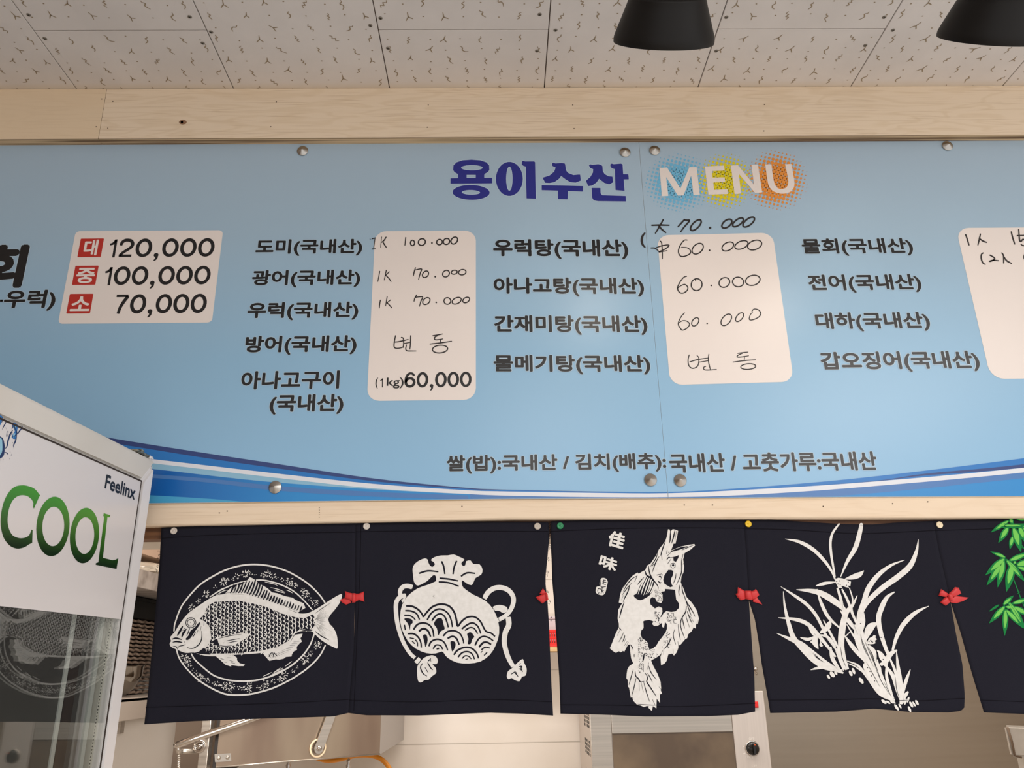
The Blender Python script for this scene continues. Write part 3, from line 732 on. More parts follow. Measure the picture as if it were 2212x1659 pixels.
M['stitch'] = mat('dark_stitching', (18, 16, 22), 0.95, spec=0.1)
M['leaf_d'] = mat('dark_green_print', (28, 128, 66), 0.8, spec=0.15); M['leaf_l'] = mat('light_green_print', (118, 202, 92), 0.8, spec=0.15)
M['ribbon'] = mat('red_satin_ribbon', (206, 34, 36), 0.42, spec=0.5, **{'Sheen Weight': 0.2})
M['ribbon_dark'] = mat('red_satin_fold', (150, 22, 26), 0.5)

def cuts(pts):
    acc = [0]
    for a, b_ in zip(pts, pts[1:]): acc.append(acc[-1] + math.hypot(b_[0] - a[0], b_[1] - a[1]))
    def f(t):
        d = t * acc[-1]
        for i in range(len(acc) - 1):
            if d <= acc[i + 1] or i == len(acc) - 2:
                u = (d - acc[i]) / max(acc[i + 1] - acc[i], 1e-9); u = min(max(u, 0), 1)
                return (pts[i][0] + (pts[i + 1][0] - pts[i][0]) * u, pts[i][1] + (pts[i + 1][1] - pts[i][1]) * u)
    return f
def panel(left, right, top, bottom, root):
    """a cloth panel between four edges given as pixels; woven with a thickness of its own"""
    l, r, t, b_ = cuts(left), cuts(right), cuts(top), cuts(bottom); nu, nv = 56, 56
    bm = bmesh.new(); G = []
    for j in range(nv + 1):
        v = j / nv; row = []
        for i in range(nu + 1):
            u = i / nu
            A, B, C_, D_ = l(v), r(v), t(u), b_(u)
            c00, c10, c01, c11 = t(0), t(1), b_(0), b_(1)
            p = [(1 - u) * A[k] + u * B[k] + (1 - v) * C_[k] + v * D_[k] - ((1 - u) * (1 - v) * c00[k] + u * (1 - v) * c10[k] + (1 - u) * v * c01[k] + u * v * c11[k]) for k in (0, 1)]
            s, z = NP(*p); row.append((s, z))
        G.append(row)
    front = [[bm.verts.new(cloth_lay(s, z, 0)) for s, z in row] for row in G]
    back = [[bm.verts.new(cloth_lay(s, z, -0.0009)) for s, z in row] for row in G]
    for j in range(nv):
        for i in range(nu):
            bm.faces.new((front[j][i], front[j][i + 1], front[j + 1][i + 1], front[j + 1][i])); bm.faces.new((back[j][i], back[j + 1][i], back[j + 1][i + 1], back[j][i + 1]))
    ring = [(0, i) for i in range(nu)] + [(j, nu) for j in range(nv)] + [(nv, i) for i in range(nu, 0, -1)] + [(j, 0) for j in range(nv, 0, -1)]
    for k in range(len(ring)):
        a, c = ring[k], ring[(k + 1) % len(ring)]
        bm.faces.new((front[a[0]][a[1]], front[c[0]][c[1]], back[c[0]][c[1]], back[a[0]][a[1]]))
    for f in bm.faces: f.smooth = True
    o = link('curtain_panel', bm, M['cloth']); adopt(o, root)
    return o
def cloth_print(): return Print(NP, cloth_lay, 0.00012, 0.0006)
def ink(P, name, pan, label=None, cut=0.010):
    o = P.build(name, None, cut); o.parent = pan
    if label: o['label'] = label
    return o
CW, CK = M['cloth_print'], M['cloth']

NL = empty('door_curtain', at(768, 1128, YN)); tag(NL, 'navy curtain pair printed with a white fish on a plate and a pouch', 'curtain', 'printed curtains hung in the hatch')
NR = empty('door_curtain', at(1660, 1121, YN)); tag(NR, 'navy curtain printed with an upright fish, an orchid and green bamboo', 'curtain', 'printed curtains hung in the hatch')
split12 = [(768, 1129), (767, 1180), (766, 1295)]
p1 = panel([(348.5, 1140), (344, 1220), (330.7, 1378.7), (320, 1500), (312.7, 1564.5)], split12 + [(764, 1400), (757, 1480), (752.8, 1540)],
           [(348.5, 1140), (440, 1135), (520, 1132.5), (607, 1130), (700, 1129), (768, 1128)], [(312.7, 1564.5), (426, 1557), (573, 1552), (720, 1547.6), (752.5, 1540)], NL)
p2 = panel(split12 + [(765.6, 1345), (764, 1400), (757, 1480), (752.8, 1540)], [(1184.5, 1127), (1187, 1155), (1186, 1168), (1182.5, 1206), (1178.7, 1244), (1178.7, 1264), (1182.5, 1294.6), (1186.3, 1357.8), (1191.4, 1484), (1194.7, 1545.7)],
           [(768, 1128), (900, 1127), (1050, 1126.5), (1184.5, 1127)], [(753.5, 1540), (793.6, 1545), (906.6, 1545), (1058.5, 1539.6), (1130, 1541.5), (1194.7, 1545.7)], NL)
split34 = [(1606, 1121), (1612, 1200), (1617.5, 1297)]
p3 = panel([(1189, 1126), (1189.6, 1175.6), (1191.4, 1206), (1192.7, 1251.5), (1196.5, 1294.6), (1201.5, 1370.5), (1207.8, 1459), (1210.4, 1541.4)], split34 + [(1623, 1381), (1628.5, 1462.6), (1630, 1537)],
           [(1189, 1126), (1300, 1122.5), (1471, 1120), (1606, 1121)], [(1210.4, 1541.4), (1300, 1543.5), (1389.9, 1547), (1525.5, 1547), (1593, 1544), (1630, 1537)], NR)
split45 = [(2016, 1125), (2028, 1190), (2051.5, 1297)]
p4 = panel(split34 + [(1631, 1340), (1639, 1390), (1645, 1435), (1657.6, 1510), (1662, 1540)], split45 + [(2063, 1367.7), (2076.7, 1435.5), (2081.6, 1503), (2080.7, 1528)],
           [(1606, 1121), (1660, 1122), (1721, 1126), (1813.6, 1131.7), (1884, 1133), (1952, 1127.5), (2016, 1125)], [(1662, 1540), (1802.7, 1537), (1884, 1530.4), (1965.5, 1538), (2046.8, 1539), (2074, 1535.5), (2080.7, 1528)], NR)
p5 = panel(split45 + [(2074, 1367.7), (2095.7, 1449), (2121.4, 1538.5)], [(2468, 1118), (2500, 1300), (2545, 1545)], [(2016, 1125), (2120, 1121.5), (2212, 1119.5), (2468, 1118)], [(2121.4, 1538.5), (2212, 1542), (2400, 1545), (2545, 1545)], NR)

def hems(pan, top, bot, side=None):
    for ln in (top, bot, side):
        if ln:
            P = cloth_print(); P.stroke(ln, 1.0, M['stitch'], 4, 1, 1); ink(P, 'hem_stitching', pan)

# --- fish on a plate
ZF = zoom(340, 1180, 4.8087)
P = cloth_print()
P.stroke(ZF([(180, 880), (185, 820), (200, 770), (235, 670), (290, 575), (440, 405), (620, 290), (730, 240), (830, 210), (920, 195), (1010, 190), (1100, 196), (1190, 210), (1300, 242), (1410, 290), (1560, 385), (1680, 500), (1740, 585)]), 3.6, CW, 4, .8, .8)
P.stroke(ZF([(1765, 760), (1780, 800)]), 3, CW, 0)
P.stroke(ZF([(1745, 1030), (1700, 1120), (1640, 1195), (1560, 1270), (1470, 1335), (1380, 1390), (1200, 1475), (1000, 1530), (890, 1543), (780, 1543), (690, 1525), (560, 1465), (420, 1375), (300, 1255), (235, 1160), (208, 1075)]), 3.6, CW, 4, .8, .8)
P.stroke(ZF([(550, 525), (640, 468), (760, 410), (880, 372), (1000, 355), (1090, 352), (1180, 368), (1290, 402), (1420, 470), (1530, 570), (1610, 660)]), 3.0, CW, 4, .8, .8)
P.stroke(ZF([(362, 1120), (385, 1160), (430, 1210), (560, 1318), (640, 1360), (760, 1392), (900, 1402), (1030, 1392), (1150, 1362), (1260, 1318), (1390, 1245), (1510, 1140), (1590, 1025), (1632, 910)]), 3.6, CW, 4, .8, .8)
for q in ([(580, 500), (680, 440), (745, 425)], [(610, 510), (690, 465), (735, 455)], [(1180, 430), (1260, 450), (1330, 480)], [(1120, 372), (1220, 395), (1250, 412)], [(1340, 455), (1380, 470), (1405, 488)], [(1210, 455), (1290, 478), (1325, 488)],
          [(1100, 1352), (1150, 1330), (1190, 1310)], [(1200, 1320), (1260, 1290), (1310, 1265)], [(1180, 1340), (1250, 1310), (1310, 1280)], [(1330, 1250), (1370, 1220), (1402, 1195)], [(1215, 1310), (1260, 1280), (1285, 1262)]):
    P.stroke(ZF(q), 1.8, CW, 4, .4, .4)
rng = random.Random(11)
for cx, cy, r, n in ((365, 632, 34, 7), (345, 655, 20, 3), (440, 565, 24, 5), (420, 580, 18, 3), (505, 500, 42, 8), (525, 480, 26, 4), (605, 425, 26, 3), (690, 370, 46, 9), (720, 350, 30, 5), (785, 345, 22, 3), (830, 312, 36, 6), (905, 290, 46, 9), (940, 275, 30, 5), (975, 290, 20, 3), (1020, 298, 14, 2),
                    (1095, 305, 30, 5), (1150, 290, 48, 9), (1155, 270, 30, 4), (1205, 315, 36, 6), (1245, 325, 20, 3), (1300, 350, 24, 4), (1375, 355, 44, 8), (1365, 385, 34, 6), (1420, 400, 38, 7), (1445, 420, 22, 3), (1515, 460, 34, 5), (1545, 480, 36, 6), (1530, 510, 40, 6), (1575, 505, 22, 3), (1590, 550, 24, 3), (1640, 590, 42, 7), (1660, 580, 24, 4),
                    (290, 1150, 42, 7), (320, 1175, 44, 8), (300, 1200, 30, 4), (345, 1235, 28, 5), (378, 1280, 18, 2), (410, 1310, 24, 4), (450, 1365, 44, 8), (470, 1350, 30, 5), (520, 1380, 26, 4), (540, 1400, 26, 4), (600, 1422, 26, 4), (640, 1430, 34, 6), (700, 1450, 44, 8), (750, 1455, 52, 10), (790, 1450, 40, 6), (770, 1495, 30, 5),
                    (855, 1470, 24, 4), (890, 1478, 24, 4), (940, 1460, 52, 10), (955, 1490, 38, 6), (970, 1435, 26, 4), (1040, 1460, 20, 3), (1090, 1465, 30, 5), (1125, 1415, 46, 8), (1140, 1450, 34, 5), (1210, 1400, 34, 6), (1280, 1380, 36, 7), (1310, 1350, 50, 10), (1340, 1330, 34, 5), (1415, 1295, 24, 5), (1460, 1255, 18, 3), (1540, 1170, 50, 9), (1530, 1205, 30, 6), (1595, 1110, 34, 6), (1660, 1010, 34, 6), (1690, 1030, 34, 6), (1650, 1050, 22, 4)):
    a0 = rng.uniform(0, 6.28)
    for k in range(n):
        a = a0 + k * 6.28 / n + rng.uniform(-.3, .3); r1 = r * rng.uniform(.25, .5); r2 = r * rng.uniform(.7, 1.08); bend = rng.uniform(-.5, .5)
        P.stroke(ZF([(cx + r1 * math.cos(a), cy + r1 * math.sin(a)), (cx + (r1 + r2) / 2 * math.cos(a + bend * .6), cy + (r1 + r2) / 2 * math.sin(a + bend * .6)), (cx + r2 * math.cos(a + bend), cy + r2 * math.sin(a + bend))]), rng.uniform(1.2, 2.0), CW, 3, .6, .6)
body = [(140, 950), (165, 915), (195, 880), (250, 790), (330, 695), (420, 628), (520, 560), (600, 515), (700, 494), (800, 490), (950, 505), (1080, 540), (1200, 580), (1330, 640), (1450, 692), (1530, 700), (1590, 685), (1680, 635), (1770, 575), (1850, 525), (1905, 497), (1918, 510), (1900, 575), (1850, 650), (1800, 710), (1775, 760), (1785, 800), (1830, 850), (1862, 920), (1873, 1000), (1870, 1060), (1838, 1052), (1760, 1012), (1680, 955), (1615, 890), (1560, 882), (1480, 885), (1430, 912), (1390, 980), (1330, 1035), (1200, 1085), (1050, 1112), (850, 1125), (700, 1138), (560, 1143), (460, 1128), (385, 1105), (300, 1108), (220, 1078), (150, 1045), (136, 1010), (150, 985)]
P.next(); P.poly(ZF(body), CW, 3)
P.poly(ZF([(700, 496), (745, 450), (775, 425), (800, 440), (830, 395), (850, 415), (880, 395), (925, 370), (962, 322), (985, 330), (1010, 345), (1035, 365), (1060, 390), (1110, 415), (1150, 440), (1195, 480), (1250, 490), (1330, 520), (1405, 535), (1440, 560), (1520, 592), (1540, 640), (1500, 665), (1460, 692), (1330, 642), (1200, 582), (1080, 542), (950, 507)]), CW)
P.poly(ZF([(612, 1140), (700, 1136), (800, 1132), (835, 1160), (835, 1185), (862, 1215), (916, 1230), (900, 1245), (850, 1245), (775, 1235), (775, 1250), (715, 1230), (660, 1180)]), CW)
P.poly(ZF([(1098, 1110), (1200, 1083), (1330, 1035), (1395, 980), (1432, 920), (1512, 908), (1505, 935), (1490, 955), (1505, 990), (1480, 1012), (1452, 1045), (1455, 1080), (1425, 1090), (1405, 1118), (1398, 1145), (1340, 1150), (1318, 1168), (1270, 1178), (1235, 1175), (1168, 1190), (1130, 1150)]), CW)
P.next()
reg = ZF([(440, 755), (500, 690), (530, 610), (600, 572), (700, 565), (850, 560), (1000, 590), (1150, 628), (1300, 695), (1450, 735), (1540, 740), (1620, 700), (1650, 760), (1640, 830), (1610, 862), (1500, 872), (1430, 900), (1375, 985), (1250, 1055), (1050, 1098), (850, 1112), (700, 1122), (560, 1122), (430, 1112), (520, 1040), (560, 960), (548, 850), (500, 790)])
fin = ZF([(575, 975), (690, 935), (860, 905), (970, 915), (930, 950), (840, 1010), (760, 1045), (640, 1035)])
def scale(cx, cy, w, h, tilt):
    c, s = math.cos(tilt), math.sin(tilt)
    pts = [(-.5, -.1), (-.35, -.42), (-.05, -.5), (.3, -.32), (.48, .02), (.32, .32), (.05, .5), (-.12, .2), (-.3, .1)]
    return [(cx + (x * w * c - y * h * s), cy + (x * w * s + y * h * c)) for x, y in pts]
P.poly(reg, CK, 2)
P.next()
for i in range(0, 36):
    for j in range(0, 18):
        x, y = 418 + i * 39, 556 + j * 43 + (i % 2) * 21.5 + i * 2.2
        x += rng.gauss(0, 2.5); y += rng.gauss(0, 2.5)
        k = 0.8 if x > 1400 else (0.92 if x > 1200 else 1.0)
        if not inside(ZF([(x + 4, y)])[0], reg): continue
        arc = [(x + u * 43 * k, y + v * 54 * k) for u, v in ((-.30, -.62), (.10, -.46), (.36, -.12), (.34, .18), (.14, .46), (-.16, .62))]
        P.stroke(ZF(arc), rng.uniform(1.9, 2.6), CW, 3, .5, .5)
P.poly(fin, CW, 2)
P.stroke(reg, 2.6, CW, 0, closed=True)
P.next()
for k in range(19):                                              # belly
    x = 500 + k * 22; P.stroke(ZF([(x + 20, 1072 + rng.uniform(-8, 8)), (x + 8, 1090), (x, 1114)]), 2.6, CK, 3, .3, .6)
P.poly(ZF([(395, 1108), (440, 1095), (490, 1055), (505, 1075), (500, 1105), (560, 1112), (560, 1126), (460, 1120)]), CK)
P.poly(ZF([(1500, 880), (1560, 855), (1625, 868), (1600, 880)]), CK)
for k in range(26):                                              # dorsal rays
    u = k / 25; x = 760 + u * 720; yb = 492 + max(0, u - .2) * 235; h = (70 + 80 * math.exp(-((u - .28) / .2) ** 2)) * (1 - .25 * u)
    P.stroke(ZF([(x, yb - 4), (x + h * .25, yb - h * .5), (x + h * .45, yb - h * rng.uniform(.95, 1.2))]), rng.uniform(2.2, 4.4), CK, 3, .4, .6)
    if k % 2: P.stroke(ZF([(x + 14, yb - 8), (x + 14 + h * .25, yb - h * .62)]), 1.6, CK, 0, .5, .2)
P.stroke(ZF([(640, 510), (760, 480), (900, 478), (1060, 515), (1200, 560), (1330, 620), (1460, 680)]), 0.9, CK, 4, .3, .3)
for k in range(22):                                              # tail rays
    a = -0.95 + k * 0.088; r0, r1 = 30 + rng.uniform(0, 60), 130 + rng.uniform(0, 90)
    if -.25 < a < .45: r1 = 90 + rng.uniform(0, 40)
    P.stroke(ZF([(1620 + r0 * math.cos(a), 790 + r0 * math.sin(a)), (1620 + r1 * math.cos(a * 1.02), 790 + r1 * math.sin(a * 1.02))]), rng.uniform(1.2, 2.2), CK, 0, .3, .1)
P.stroke(ZF([(1640, 880), (1700, 930), (1785, 975)]), 2.2, CK, 3, .4, .2); P.stroke(ZF([(1640, 700), (1720, 640), (1800, 590)]), 1.2, CK, 3, .4, .2)
for q in ([(665, 1165), (705, 1180)], [(760, 1185), (800, 1200)], [(700, 1200), (730, 1206)], [(775, 1210), (815, 1216)], [(735, 1158), (775, 1160)]): P.stroke(ZF(q), 2.4, CK, 0, .3, .3)
for k in range(14):
    u = k / 13; x0_, y0_ = 1160 + u * 260, 1125 - u * u * 130; P.stroke(ZF([(x0_, y0_), (x0_ + 30 + 30 * u, y0_ + 40 * (1 - u) - 5 * u)]), 1.8, CK, 0, .3, .2)
P.stroke(ZF([(1165, 1150), (1180, 1115), (1205, 1110), (1212, 1150)]), 1.6, CK, 3); P.stroke(ZF([(1215, 1105), (1250, 1140)]), 1.6, CK, 3)
P.poly(ZF([(575, 990), (625, 962), (640, 1000), (655, 1035), (615, 1025)]), CK, 2)          # breast fin
for q in ([(720, 985), (800, 970), (870, 958)], [(740, 1005), (800, 992), (850, 985)], [(640, 960), (760, 930), (880, 915)], [(655, 1030), (720, 1040), (790, 1030)], [(760, 1000), (820, 990)]): P.stroke(ZF(q), 1.7, CK, 3, .4, .2)
for r_, w_ in ((52, 1.5), (36, 1.3)): P.stroke(ZF(ell(355, 795, r_, r_, 0, 24)), w_, CK, 0, closed=True)
P.disc(*ZF([(352, 795)])[0], 0.7, CK, 8)
P.poly(ZF([(300, 965), (330, 930), (352, 880), (400, 840), (440, 790), (448, 812), (405, 875), (360, 945), (325, 975)]), CK, 2)
for q, w_ in (([(272, 830), (245, 880), (215, 930)], 3.6), ([(310, 860), (280, 900), (262, 945)], 3.8), ([(295, 850), (270, 880)], 2), ([(345, 850), (325, 905), (310, 930)], 1.5), ([(160, 968), (200, 955), (262, 970)], 2.8), ([(168, 998), (210, 990), (268, 1000)], 2.6), ([(170, 1040), (205, 1045), (220, 1072)], 1.5), ([(230, 1055), (235, 1040), (280, 1030), (302, 1020)], 1.4), ([(285, 985), (298, 1010)], 1.3),
              ([(468, 880), (468, 960), (440, 1020), (390, 1058), (345, 1062), (318, 1048)], 1.8), ([(462, 830), (450, 890)], 1.4), ([(430, 870), (415, 910)], 1.4), ([(405, 890), (385, 930), (370, 945)], 1.4), ([(490, 790), (488, 830)], 1.6), ([(515, 640), (520, 660), (505, 680)], 1.2), ([(545, 800), (552, 860)], 1.2)):
    P.stroke(ZF(q), w_ * 1.3, CK, 3, .4, .4)
ink(P, 'fish_print', p1, 'white printed fish on a flower-edged plate')
hems(p1, [(350, 1163), (440, 1157), (607, 1152), (766, 1150)], [(316, 1528), (430, 1524), (600, 1519), (753, 1511)])

# --- lucky pouch
ZG = zoom(780, 1130, 3.95)
P = cloth_print()
def ring(pts, w, t0=1., t1=1.): P.stroke(ZG(pts), w / 3.95, CW, 5, t0, t1)
P.stroke(ZG([(1052, 645), (1085, 590), (1140, 555), (1205, 552), (1265, 580), (1300, 640), (1290, 710), (1250, 775), (1200, 812), (1165, 828)]), 43 / 3.95, CW, 5, .79, .79, mid=.05)
P.poly(ZG([(1125, 715), (1180, 698), (1240, 715), (1248, 748), (1215, 768), (1175, 748), (1135, 747)]), CW, 3)
P.stroke(ZG([(1255, 802), (1260, 870), (1232, 930), (1222, 1010), (1235, 1085), (1262, 1160), (1298, 1225)]), 46 / 3.95, CW, 5, .79, .79, mid=.02)
P.poly(ZG([(1285, 1240), (1330, 1195), (1378, 1160), (1392, 1195), (1412, 1240), (1405, 1298), (1372, 1312), (1352, 1348), (1312, 1340), (1285, 1322), (1258, 1332), (1243, 1308), (1253, 1265)]), CW, 3)
P.stroke(ZG([(440, 548), (400, 538), (360, 545), (335, 580), (338, 625)]), 40 / 3.95, CW, 5, .79, .9, mid=.05); P.stroke(ZG([(385, 618), (335, 632), (302, 680), (302, 780), (320, 890), (360, 1010), (415, 1105), (462, 1150)]), 38 / 3.95, CW, 5, .79, .79, mid=.02)
P.poly(ZG([(345, 660), (385, 622), (375, 660), (355, 680)]), CW)
P.poly(ZG([(492, 1142), (515, 1165), (482, 1205), (456, 1182)]), CW)
P.poly(ZG([(500, 1195), (540, 1150), (600, 1128), (640, 1140), (657, 1175), (645, 1202), (612, 1205), (638, 1235), (642, 1278), (605, 1308), (580, 1335), (545, 1340), (515, 1359), (490, 1345), (480, 1275), (484, 1222)]), CW, 3)
P.next()
P.poly(ZG([(640, 478), (632, 500), (560, 530), (480, 560), (400, 622), (352, 700), (335, 800), (348, 900), (400, 1005), (470, 1072), (560, 1110), (640, 1112), (690, 1096), (712, 1115), (740, 1150), (820, 1190), (920, 1198), (1020, 1180), (1100, 1122), (1150, 1040), (1178, 940), (1170, 840), (1130, 740), (1060, 662), (960, 612), (890, 565), (864, 535), (862, 488),
           (900, 515), (942, 530), (960, 505), (978, 468), (1025, 440), (1036, 395), (1010, 352), (958, 350), (935, 320), (897, 326), (890, 358), (872, 367), (856, 350), (862, 332), (882, 310), (830, 285), (790, 268), (740, 276), (680, 277), (625, 292), (596, 316), (618, 332), (630, 352), (612, 373), (590, 365), (575, 338), (568, 312), (545, 302), (500, 318), (458, 350), (440, 392), (446, 450), (452, 500), (475, 532), (505, 528), (560, 498), (595, 465), (618, 445), (635, 450)]), CW, 2)
P.next()
def dk(pts, w=15): P.stroke(ZG(pts), w / 3.95, CK, 5, .79, .79, mid=.1) if len(pts) > 1 else None
def db(pts): P.poly(ZG(pts), CK, 3)
for q in ([(687, 326), (705, 370), (715, 436)], [(816, 322), (795, 375), (785, 437)], [(495, 430), (570, 408), (660, 416)], [(852, 455), (905, 425), (975, 430)], [(670, 470), (750, 478), (828, 494)], [(662, 502), (750, 510), (834, 540)]): dk(q, 15)
for q, w in (([(535, 800), (560, 765), (610, 715), (680, 692), (750, 708), (795, 760), (815, 830), (826, 880), (858, 840), (905, 805), (965, 800), (1015, 835), (1045, 890), (1068, 925), (1108, 938), (1143, 968)], 17), ([(385, 708), (440, 712), (490, 740), (520, 775), (533, 805)], 17),
             ([(378, 748), (430, 752), (475, 775), (500, 825)], 15), ([(370, 788), (415, 790), (450, 810), (465, 830)], 13), ([(565, 828), (600, 770), (650, 737), (700, 740), (745, 775), (770, 830), (780, 888)], 15), ([(605, 835), (640, 790), (680, 775), (715, 800), (735, 850), (745, 890)], 15),
             ([(450, 910), (480, 868), (530, 852), (580, 868), (612, 910), (622, 970)], 16), ([(495, 925), (530, 902), (570, 918), (595, 970)], 18), ([(400, 945), (450, 945), (490, 975), (512, 1020), (516, 1063)], 15), ([(417, 980), (455, 987)], 12), ([(465, 995), (482, 1020), (485, 1052)], 10), ([(437, 1006), (460, 1030)], 12),
             ([(580, 1052), (600, 1012), (650, 992), (700, 1008), (728, 1050), (740, 1088)], 15), ([(617, 1075), (640, 1042), (680, 1047), (697, 1078)], 13), ([(645, 1074), (668, 1070)], 16), ([(702, 965), (740, 926), (800, 920), (848, 948), (872, 1000), (876, 1028)], 15), ([(738, 985), (780, 967), (815, 985), (838, 1038)], 16),
             ([(860, 905), (900, 872), (950, 852), (995, 880), (1022, 943)], 15), ([(886, 916), (930, 892), (968, 902), (995, 945)], 13), ([(972, 1045), (1000, 992), (1040, 967), (1088, 977), (1128, 1005)], 15), ([(1006, 1060), (1040, 1022), (1075, 1017), (1110, 1036)], 18), ([(1026, 1082), (1060, 1060), (1100, 1067)], 12), ([(1022, 1108), (1035, 1090)], 8), ([(1050, 1130), (1076, 1102)], 13),
             ([(793, 1125), (822, 1087), (880, 1062), (940, 1067), (985, 1107), (1003, 1155)], 16), ([(828, 1145), (862, 1107), (910, 1097), (948, 1117), (968, 1162)], 14), ([(862, 1156), (890, 1132), (922, 1140), (940, 1160)], 11), ([(890, 1165), (910, 1158)], 9), ([(372, 868), (380, 914)], 14)): dk(q, w)
for q in ([(370, 818), (405, 814), (436, 825), (442, 852), (424, 870), (420, 912), (410, 880), (395, 850)], [(625, 850), (650, 816), (690, 816), (706, 870), (714, 905), (680, 925), (660, 958), (648, 900), (628, 872)], [(530, 960), (558, 953), (570, 1000), (553, 1060), (543, 1020)], [(765, 1010), (800, 1013), (806, 1050), (780, 1097), (768, 1050)], [(905, 945), (938, 932), (966, 968), (950, 990), (935, 1030), (910, 1030), (916, 988)]): db(q)
for q in ([(340, 740), (322, 800), (335, 890)], ): pass
for q, w in (([(330, 700), (325, 790), (345, 900), (395, 1010), (470, 1080)], 5), ([(1100, 690), (1160, 780), (1185, 860)], 4), ([(435, 560), (395, 622)], 4), ([(482, 545), (560, 515)], 5), ([(446, 1168), (470, 1190)], 0), ([(470, 1140), (495, 1165)], 0)):
    if w: P.stroke(ZG(q), w / 3.95, CK, 5, .5, .5)
for q in ([(530, 1195), (510, 1230), (530, 1280), (565, 1305)], [(548, 1232), (575, 1275)], [(570, 1190), (600, 1240), (615, 1252)], [(572, 1178), (590, 1165), (598, 1155)], [(588, 1168), (600, 1178)], [(1280, 1290), (1310, 1275), (1340, 1310)], [(1305, 1262), (1325, 1275)], [(1345, 1225), (1370, 1222), (1365, 1240), (1378, 1270)], [(1350, 1205), (1362, 1195)], [(1345, 1240), (1365, 1255)]): P.stroke(ZG(q), 2.6, CK, 4, .5, .5)
P.stroke(ZG([(626, 615), (612, 624), (626, 634)]), 0.7, CK, 0)
ink(P, 'pouch_print', p2, 'white printed pouch with scallop waves and tasselled cords')
hems(p2, [(768, 1149), (900, 1147), (1184, 1148)], [(755, 1512), (900, 1516), (1060, 1511), (1192, 1516)], [(780, 1130), (777, 1250), (770, 1400), (765, 1535)])

# --- fish standing on its tail
ZK = zoom(1200, 1110, 3.687); ZK2 = zoom(1300, 1330, 7.2115); ZK3 = zoom(1200, 1120, 4.8087)
P = cloth_print()
out = ZK3([(1168, 112), (1185, 115), (1192, 140), (1215, 112), (1240, 115), (1272, 128), (1262, 190), (1245, 262), (1225, 262), (1200, 332), (1300, 292), (1380, 275), (1440, 265), (1450, 280), (1400, 325), (1340, 360), (1325, 425), (1335, 500), (1328, 560), (1308, 600), (1300, 665), (1325, 720), (1360, 815), (1420, 880), (1470, 960), (1490, 1040), (1478, 1095)])
out += ZK2([(1515, 40), (1500, 110), (1470, 130), (1462, 200), (1430, 180), (1400, 240), (1345, 290), (1330, 350), (1300, 365), (1260, 410), (1215, 465), (1190, 440), (1190, 500), (1165, 570), (1120, 622), (1090, 590), (1030, 605), (1005, 700), (970, 745), (915, 772), (905, 640), (920, 590), (890, 620), (830, 660), (760, 695), (765, 720), (800, 800), (860, 910), (905, 1030), (912, 1130), (905, 1160), (925, 1210), (890, 1225), (893, 1360), (840, 1290), (835, 1440), (780, 1405), (765, 1480), (720, 1440), (695, 1400), (640, 1420), (590, 1395), (540, 1385), (500, 1345), (475, 1320), (465, 1265), (440, 1275), (415, 1120), (398, 1100), (395, 1000), (375, 975), (380, 900), (390, 840), (420, 785), (480, 742), (450, 670), (435, 560), (430, 450), (400, 455), (345, 560), (320, 550), (290, 572), (260, 555), (215, 580), (180, 560), (150, 540), (120, 510), (165, 400), (215, 270), (262, 180)])
out += ZK3([(655, 1090), (642, 1040), (650, 950), (690, 880), (655, 875), (670, 790), (690, 730), (750, 650), (800, 595), (850, 562), (865, 575), (910, 545), (930, 540), (950, 490), (985, 470), (1040, 390), (1075, 320), (1140, 235), (1155, 190)])
P.poly(out, CW)
P.next()
H1 = ZK3([(1092, 765), (1135, 755), (1135, 732), (1240, 740), (1252, 840), (1280, 880), (1282, 930), (1245, 965), (1200, 972), (1150, 962), (1120, 985), (1100, 1020), (1085, 1030), (1108, 970), (1105, 930), (1070, 915), (1030, 935), (985, 895), (978, 845), (1000, 815), (1035, 830), (1050, 865), (1095, 880), (1112, 850), (1110, 790)])
H2 = ZK2([(640, 90), (665, 78), (735, 68), (780, 82), (800, 90), (778, 130), (810, 162), (870, 158), (925, 115), (935, 175), (965, 190), (980, 100), (1010, 130), (1012, 200), (990, 260), (930, 340), (880, 400), (840, 470), (790, 510), (735, 530), (718, 480), (715, 435), (690, 400), (620, 350), (597, 290), (610, 230), (645, 195), (645, 130)])
H3 = ZK3([(1200, 535), (1222, 545), (1218, 590), (1200, 625), (1198, 660), (1210, 692), (1222, 705), (1190, 715), (1155, 695), (1130, 680), (1118, 640), (1130, 590), (1170, 535)])
H4 = ZK3([(1180, 410), (1245, 395), (1282, 380), (1275, 410), (1250, 452), (1225, 440), (1222, 405), (1190, 415)])
H5 = ZK3([(810, 800), (845, 775), (880, 690), (930, 630), (950, 600), (1000, 620), (1020, 660), (1020, 720), (985, 790), (930, 830), (875, 850), (830, 830)])
for h in (H1, H2, H3, H4): P.poly(h, CK)
P.poly(H5, CK, 3)
P.next()
for q in ([(935, 610), (880, 720), (855, 790)], [(955, 610), (915, 700), (885, 795)], [(975, 620), (940, 720), (912, 800)], [(995, 630), (965, 730), (935, 790)], [(1010, 650), (985, 730), (955, 785)], [(1025, 690), (1000, 750), (978, 785)]): P.stroke(ZK3(q), 2.8, CW, 4, .7, .2)
P.disc(*ZK3([(1218, 490)])[0], 6.6, CW, 20)
P.stroke(ZK3([(1140, 690), (1165, 715), (1210, 722), (1250, 720)]), 2.4, CW, 4)
P.next()
P.stroke(ZK3(ell(1219, 490, 24, 26, 0, 18)), 1.2, CK, 0, closed=True); P.disc(*ZK3([(1220, 487)])[0], 2.6, CK, 10)
